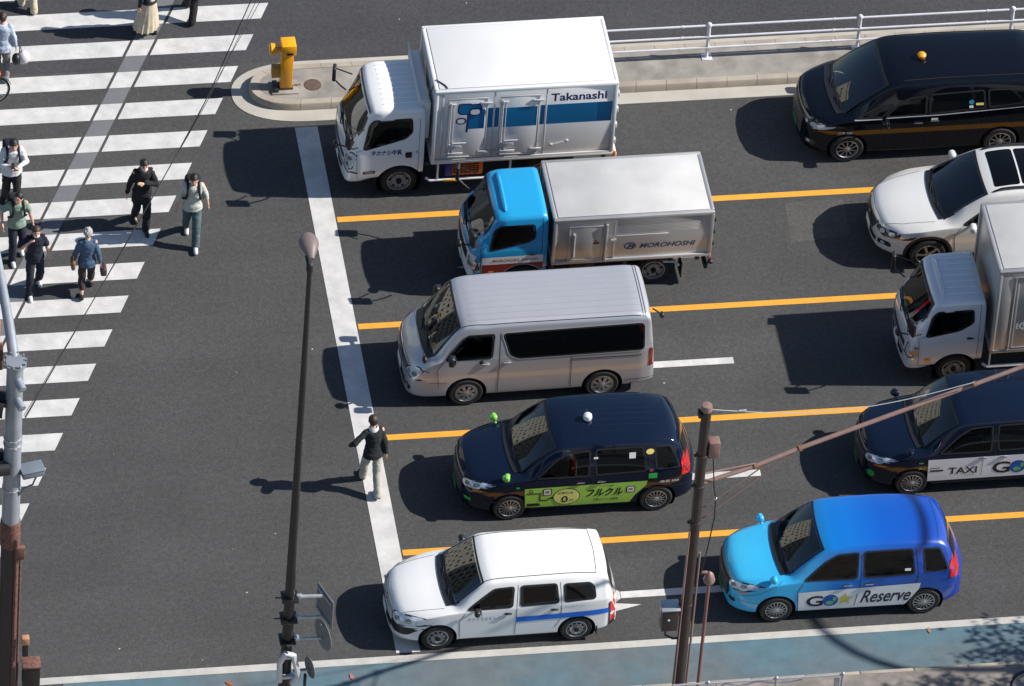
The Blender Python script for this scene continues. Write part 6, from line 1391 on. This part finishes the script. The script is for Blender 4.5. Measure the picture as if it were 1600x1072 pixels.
    for sx, hp, kn, an, f in legs:
        bm = NB(); tip = .02 if f[1] > .12 else 0; a = an+Vector((0, .035, -.048+.0)); b = an+Vector((0, -.155, -.058-tip)); cap(bm, a, .048, b, .040, 12, 1); cap(bm, an+Vector((0, .02, 0)), .045, a, .044, 10); obj('shoe', bm, shoe_m, t, 180)
    if straps:
        for sx in (-1, 1):
            bm = NB(); P = [(sx*.105*g, tz(1.42)+.10, 1.30+dz), (sx*.105*g, tz(1.43)+.03, 1.452+dz), (sx*.105*g, tz(1.42)-.06, 1.425+dz), (sx*.11*g, tz(1.3)-.142, 1.30+dz), (sx*.135*g, tz(1.15)-.125, 1.15+dz), (sx*.185*g, tz(1.1)-.02, 1.06+dz)]
            tube(bm, P, .024, 8); obj('shoulder_strap', bm, straps, t)
        bm = NB(); box(bm, (0, tz(1.25)+.215, 1.22+dz), (.30, .17, .42), .07, None, 0, 3); box(bm, (0, tz(1.25)+.305, 1.14+dz), (.22, .05, .2), .025, None, 0, 3); obj('backpack', bm, straps, t)
    return t
C_BLK = mat('cloth_black', (.012, .012, .014), .9); C_NAVY = mat('cloth_navy', (.010, .013, .026), .9); C_WHITE = mat('cloth_white', (.62, .62, .64), .9); C_CREAM = mat('cloth_cream', (.50, .50, .45), .9, var=.1); C_GREEN = mat('cloth_green', (.21, .29, .225), .9); C_BLUE = mat('cloth_blue', (.055, .098, .165), .9, var=.15, scale=10); C_LBLUE = mat('cloth_pale_blue', (.42, .48, .58), .9); C_TEAL = mat('cloth_teal_jeans', (.075, .115, .125), .9, var=.2, scale=8); C_BEIGE = mat('cloth_beige', (.50, .43, .32), .9, var=.12, scale=10); C_STONE = mat('cloth_stone', (.42, .40, .34), .9, var=.12); C_BROWN = mat('cloth_brown', (.035, .026, .025), .9); C_SWEAT = mat('cloth_charcoal', (.014, .017, .018), .95); C_GREY = mat('cloth_grey', (.20, .185, .175), .9, var=.2, scale=8)
S_WH = mat('shoe_white', (.60, .60, .60), .6); S_BK = mat('shoe_black', (.014, .014, .016), .5); S_BR = mat('shoe_brown', (.06, .035, .03), .5)
PI = math.pi
person('person in a long black coat and white face mask, one hand on the chest', (-6.58, 3.84, 0), R(4), 1.74, (.06, -.20, 0), (-.08, .19, .03), lh=(.0, -.19, 1.20), rh=(-.30, -.02, .80), top_m=C_BLK, hem=.60, leg_m=C_BLK, shoe_m=S_BK, mask=True, hair='fringe', lelb=(1, .3, -.2), seed=1, collar=mat('cloth_dusky', (.16, .08, .07), .9))
person('person in a cream shirt and teal jeans with black backpack straps', (-5.68, 3.36, 0), R(-4), 1.74, (.07, -.30, 0), (-.07, .27, .03), lh=(.30, .0, .82), rh=(-.31, -.06, .80), top='rolled', top_m=C_CREAM, hem=.80, leg_m=C_TEAL, shoe_m=S_WH, hair='fringe', straps=C_BLK, seed=2, girth=.98)
person('person in a white hooded top looking down at a phone held in both hands', (-8.98, 4.62, 0), R(3), 1.76, (.08, -.12, 0), (-.09, .12, 0), lh=(.06, -.26, 1.12), rh=(-.05, -.26, 1.12), top_m=C_WHITE, hem=.80, leg_m=C_BLK, shoe_m=S_BK, hair='fringe', straps=C_NAVY, nod=.09, lelb=(.8, .5, -.4), relb=(-.8, .5, -.4), seed=3, girth=1.)
person('person in a sage green T-shirt with a black backpack, head turned aside', (-9.04, 3.16, 0), R(6), 1.70, (.12, .12, .03), (-.10, -.16, 0), lh=(.30, -.05, .86), rh=(-.30, -.10, .95), top='short', top_m=C_GREEN, hem=.82, leg_m=C_NAVY, shoe_m=S_WH, hair='short', straps=C_BLK, head_turn=-35, seed=4)
person('person in a black T-shirt and white face mask raising one hand to the face', (-8.80, 2.22, 0), R(3), 1.68, (.13, .20, .03), (-.11, -.20, 0), lh=(.29, .0, .80), rh=(-.16, -.17, 1.36), top='short', top_m=C_NAVY, hem=.80, leg_m=C_NAVY, shoe_m=S_WH, hair='long', hair_m=M_HAIRBR, mask=True, relb=(-.8, .2, -.8), seed=5)
person('person with curly grey hair in blue shirt and cropped brown trousers', (-7.83, 2.05, 0), PI+R(-6), 1.58, (.09, .22, .03), (-.10, -.22, 0), lh=(.27, -.04, .86), rh=(-.27, .02, .84), top_m=C_BLUE, hem=.78, leg_m=C_BROWN, leg_cut=.26, shoe_m=S_BK, hair='curly', hair_m=M_HAIRG, face=False, seed=6)
person('person in a charcoal sweater and stone trousers striding along the stop line', (-3.18, -3.62, 0), PI+R(10), 1.74, (.07, -.27, 0), (-.03, .32, .05), lh=(.40, -.12, 1.04), rh=(-.23, .06, .84), lean=.05, top_m=C_SWEAT, hem=.81, leg_m=C_STONE, shoe_m=S_BK, hair='short', hair_m=M_HAIRBR, collar=C_WHITE, face=False, lelb=(.6, 1, .3), seed=7)
person('person in a pale blue shirt with hair in a bun, at the left edge', (-8.78, 8.22, 0), PI+R(-8), 1.62, (.09, -.10, 0), (-.09, .12, .02), lh=(.28, .0, .82), rh=(-.28, -.02, .84), top_m=C_LBLUE, hem=.78, leg_m=C_GREY, shoe_m=S_BK, hair='bun', hair_m=M_HAIRBR, face=False, seed=8, girth=1.)
person('person in a navy top and long pleated beige skirt at the top of the crossing', (-5.80, 9.30, 0), PI+R(40), 1.60, (.08, -.10, 0), (-.08, .10, 0), top_m=C_NAVY, hem=.88, leg_m=C_BEIGE, skirt=.16, shoe_m=S_BK, hair='long', hair_m=M_HAIRBR, seed=9)
person('person in black trousers at the top edge, right of the pleated skirt', (-4.92, 9.72, 0), PI+R(-15), 1.72, (.08, -.28, 0), (-.07, .25, .03), top_m=C_BLK, leg_m=C_BLK, shoe_m=S_BK, seed=10)
person('person in beige trousers and pale shoes at the top left edge', (-8.05, 10.18, 0), PI+R(10), 1.68, (.09, -.16, 0), (-.08, .16, .02), top_m=C_WHITE, leg_m=C_BEIGE, shoe_m=S_WH, hair_m=M_HAIRBR, seed=11)
# things they hold
bm = NB(); box(bm, (0, 0, 0), (.075, .012, .15), .006); o = obj('phone', bm, M_BLACK); o.location = (-8.98, 4.33, 1.22); o.rotation_euler = (R(-50), 0, 0); tag(o, 'dark phone in the hands of the person in the white hooded top', 'phone')
t = thing('handbag', 'white and black handbag hanging from the hand of the person in pale blue', 'bag', (-8.40, 8.20, .52)); bm = NB(); blob(bm, (.04, 0, 0), (.13, .12, .15), 0, 3); obj('bag_body', bm, mat('bag_white', (.62, .58, .62), .6), t); bm = NB(); blob(bm, (-.10, -.02, -.02), (.09, .11, .13), 0, 3); obj('bag_side', bm, M_BLACK, t); bm = NB(); tube(bm, [(0, .0, .12), (-.02, 0, .26), (-.04, 0, .30), (-.04, .02, .12)], .01, 6); obj('strap', bm, M_BLACK, t)
for nm, lb, c, m_, s_ in (('shoulder_bag', 'flat ochre bag under the left arm of the person with grey hair', (-8.10, 2.02, .80), mat('bag_ochre', (.16, .10, .045), .7), (.08, .24, .20)), ('handbag', 'small brown handbag in the right hand of the person with grey hair', (-7.52, 2.0, .60), mat('bag_brown', (.06, .035, .035), .6), (.12, .20, .18))):
    t = thing(nm, lb, 'bag', c); bm = NB(); box(bm, (0, 0, 0), s_, .035, None, 0, 3); obj('bag_body', bm, m_, t); bm = NB(); tube(bm, [(0, -.08, s_[2]*.45), (0, -.06, s_[2]*.5+.10), (0, .06, s_[2]*.5+.10), (0, .08, s_[2]*.45)], .009, 6); obj('strap', bm, m_, t)
# ------------------------------------------------------------------ bicycles
def bicycle(label, loc_, rz, frame_m, basket=True):
    t = thing('bicycle', label, 'bicycle', loc_, rz)
    for x in (0, 1.08):
        bm = NB(); tube(bm, [(x+math.cos(a)*.325, 0, .335+math.sin(a)*.325) for a in [2*math.pi*k/36 for k in range(37)]], .020, 8); w = obj('wheel', bm, M_RUB, t)
        bm = NB(); tube(bm, [(x+math.cos(a)*.298, 0, .335+math.sin(a)*.298) for a in [2*math.pi*k/36 for k in range(37)]], .011, 6)
        for k in range(18): a = 2*math.pi*k/18; tube(bm, [(x, .02*(-1)**k, .335), (x+math.cos(a)*.298, 0, .335+math.sin(a)*.298)], .0022, 4)
        tube(bm, [(x, -.05, .335), (x, .05, .335)], .025, 8); obj('rim', bm, M_GALV, w)
    bm = NB(); hd, bb, st_ = Vector((.86, 0, .78)), Vector((.46, 0, .30)), Vector((.33, 0, .72))
    for a, b, r in ((Vector((.90, 0, .68)), bb, .018), (Vector((.875, 0, .76)), Vector((.42, 0, .44)), .016), (bb, st_, .016), (bb, Vector((0, 0, .335)), .011), (st_, Vector((0, 0, .335)), .009), (Vector((1.08, 0, .335)), Vector((.92, 0, .66)), .013), (Vector((.93, 0, .62)), Vector((.83, 0, .92)), .015)): tube(bm, [a, b], r, 8)
    obj('frame', bm, frame_m, t)
    bm = NB(); tube(bm, [(.66, -.28, .97), (.76, -.24, 1.0), (.83, 0, .95), (.76, .24, 1.0), (.66, .28, .97)], .012, 8); obj('handlebar', bm, M_GALV, t)
    bm = NB(); blob(bm, (.28, 0, .79), (.14, .085, .045)); tube(bm, [(.33, 0, .70), (.30, 0, .78)], .013, 8); obj('saddle', bm, M_BLACK, t)
    bm = NB(); lathe(bm, [(.001, -.006), (.09, -.006), (.09, .006), (.001, .006)], (.46, -.05, .30), (0, 1, 0), 18); tube(bm, [(.46, -.06, .30), (.56, -.09, .18)], .01, 6); tube(bm, [(.46, .06, .30), (.36, .09, .42)], .01, 6); box(bm, (.56, -.13, .18), (.09, .08, .02), .005); box(bm, (.36, .13, .42), (.09, .08, .02), .005); obj('crank', bm, M_GALV, t)
    for x, a0, a1 in ((0, .1, 2.6), (1.08, .3, 2.2)):
        bm = NB(); ring_tube(bm, [[(x+math.cos(a)*.365, -.03, .335+math.sin(a)*.365), (x+math.cos(a)*.375, 0, .335+math.sin(a)*.375), (x+math.cos(a)*.365, .03, .335+math.sin(a)*.365)] for a in [a0+(a1-a0)*k/14 for k in range(15)]]); obj('mudguard', bm, frame_m, t)
    if basket:
        bm = NB()
        for z in (.72, .80, .88, .96): k_ = .13+.04*(z-.72)/.24; tube(bm, [(1.08-k_, -k_-.03, z), (1.08+k_, -k_-.03, z), (1.08+k_, k_+.03, z), (1.08-k_, k_+.03, z), (1.08-k_, -k_-.03, z)], .006, 5)
        for q in range(20):
            a = 2*math.pi*q/20; c, s_ = math.cos(a), math.sin(a); m_ = max(abs(c), abs(s_)); tube(bm, [(1.08+c/m_*.13, s_/m_*.16, .72), (1.08+c/m_*.17, s_/m_*.20, .96)], .004, 4)
        box(bm, (1.08, 0, .72), (.26, .32, .01)); obj('basket', bm, M_BLACK, t)
    return t
bicycle('black bicycle with a wire front basket, its front wheel entering at the upper left edge', (-10.10, 7.38, 0), R(6), mat('bike_black', (.02, .02, .022), .35, .2, .6))
person('person in dark clothes riding the bicycle in from the upper left edge', (-9.83, 7.39, 0), PI/2+R(6), 1.66, (.13, -.26, .10), (-.13, -.06, .34), lh=(.26, -.44, 1.02), rh=(-.26, -.44, 1.02), lean=.16, hipz=.93, top_m=C_BLK, leg_m=C_NAVY, shoe_m=S_BK, seed=12, hem=.86)
bm = NB(); blob(bm, (0, 0, 0), (.10, .08, .09)); o = obj('pouch', bm, M_ORANGE); o.location = (-8.98, 7.42, .82); tag(o, 'round orange pouch in the bicycle front basket', 'pouch')
bicycle('dark bicycle parked on the pavement at the bottom right corner', hpt(1606, 1068, .475)+Vector((0, 0, -.335)), R(4), mat('bike_navy', (.012, .02, .06), .35, .2, .6), True)
person('person in a dark jacket sitting at the near front window of the silver minibus', (-.80, -1.17, .0), -PI/2, 1.68, (.09, -.42, .55), (-.09, -.42, .55), lh=(.30, -.30, 1.10), rh=(-.16, -.36, 1.06), hipz=.74, top_m=C_BLK, leg_m=C_NAVY, shoe_m=S_BK, seed=14, hem=.86)

bpy.data.scenes.remove(TMP)

# bits of litter and leaves on the cycle lane
for px_, py_, c_, lb in ((358, 1068, rgb(215, 120, 50), 'orange fallen leaf on the cycle lane left of the black lamp post'), (550, 1058, rgb(225, 150, 150), 'pink scrap lying on the cycle lane right of the black lamp post'), (1452, 985, rgb(190, 160, 130), 'brown fallen leaf on the cycle lane below the blue taxi tail')):
    p = hpt(px_, py_, .012); bm = NB(); V = [bm.verts.new((x, y, .012*abs(x)/.06)) for x, y in ((-.07, 0), (-.02, .035), (.05, .03), (.08, 0), (.04, -.03), (-.03, -.035))]; bm.faces.new(V); r = bmesh.ops.solidify(bm, geom=bm.faces[:], thickness=.004); o = obj('fallen_leaf', bm, mat('leaf_%d' % px_, c_, .7)); o.location = p; o.rotation_euler = (0, 0, px_*.7); tag(o, lb, 'litter')
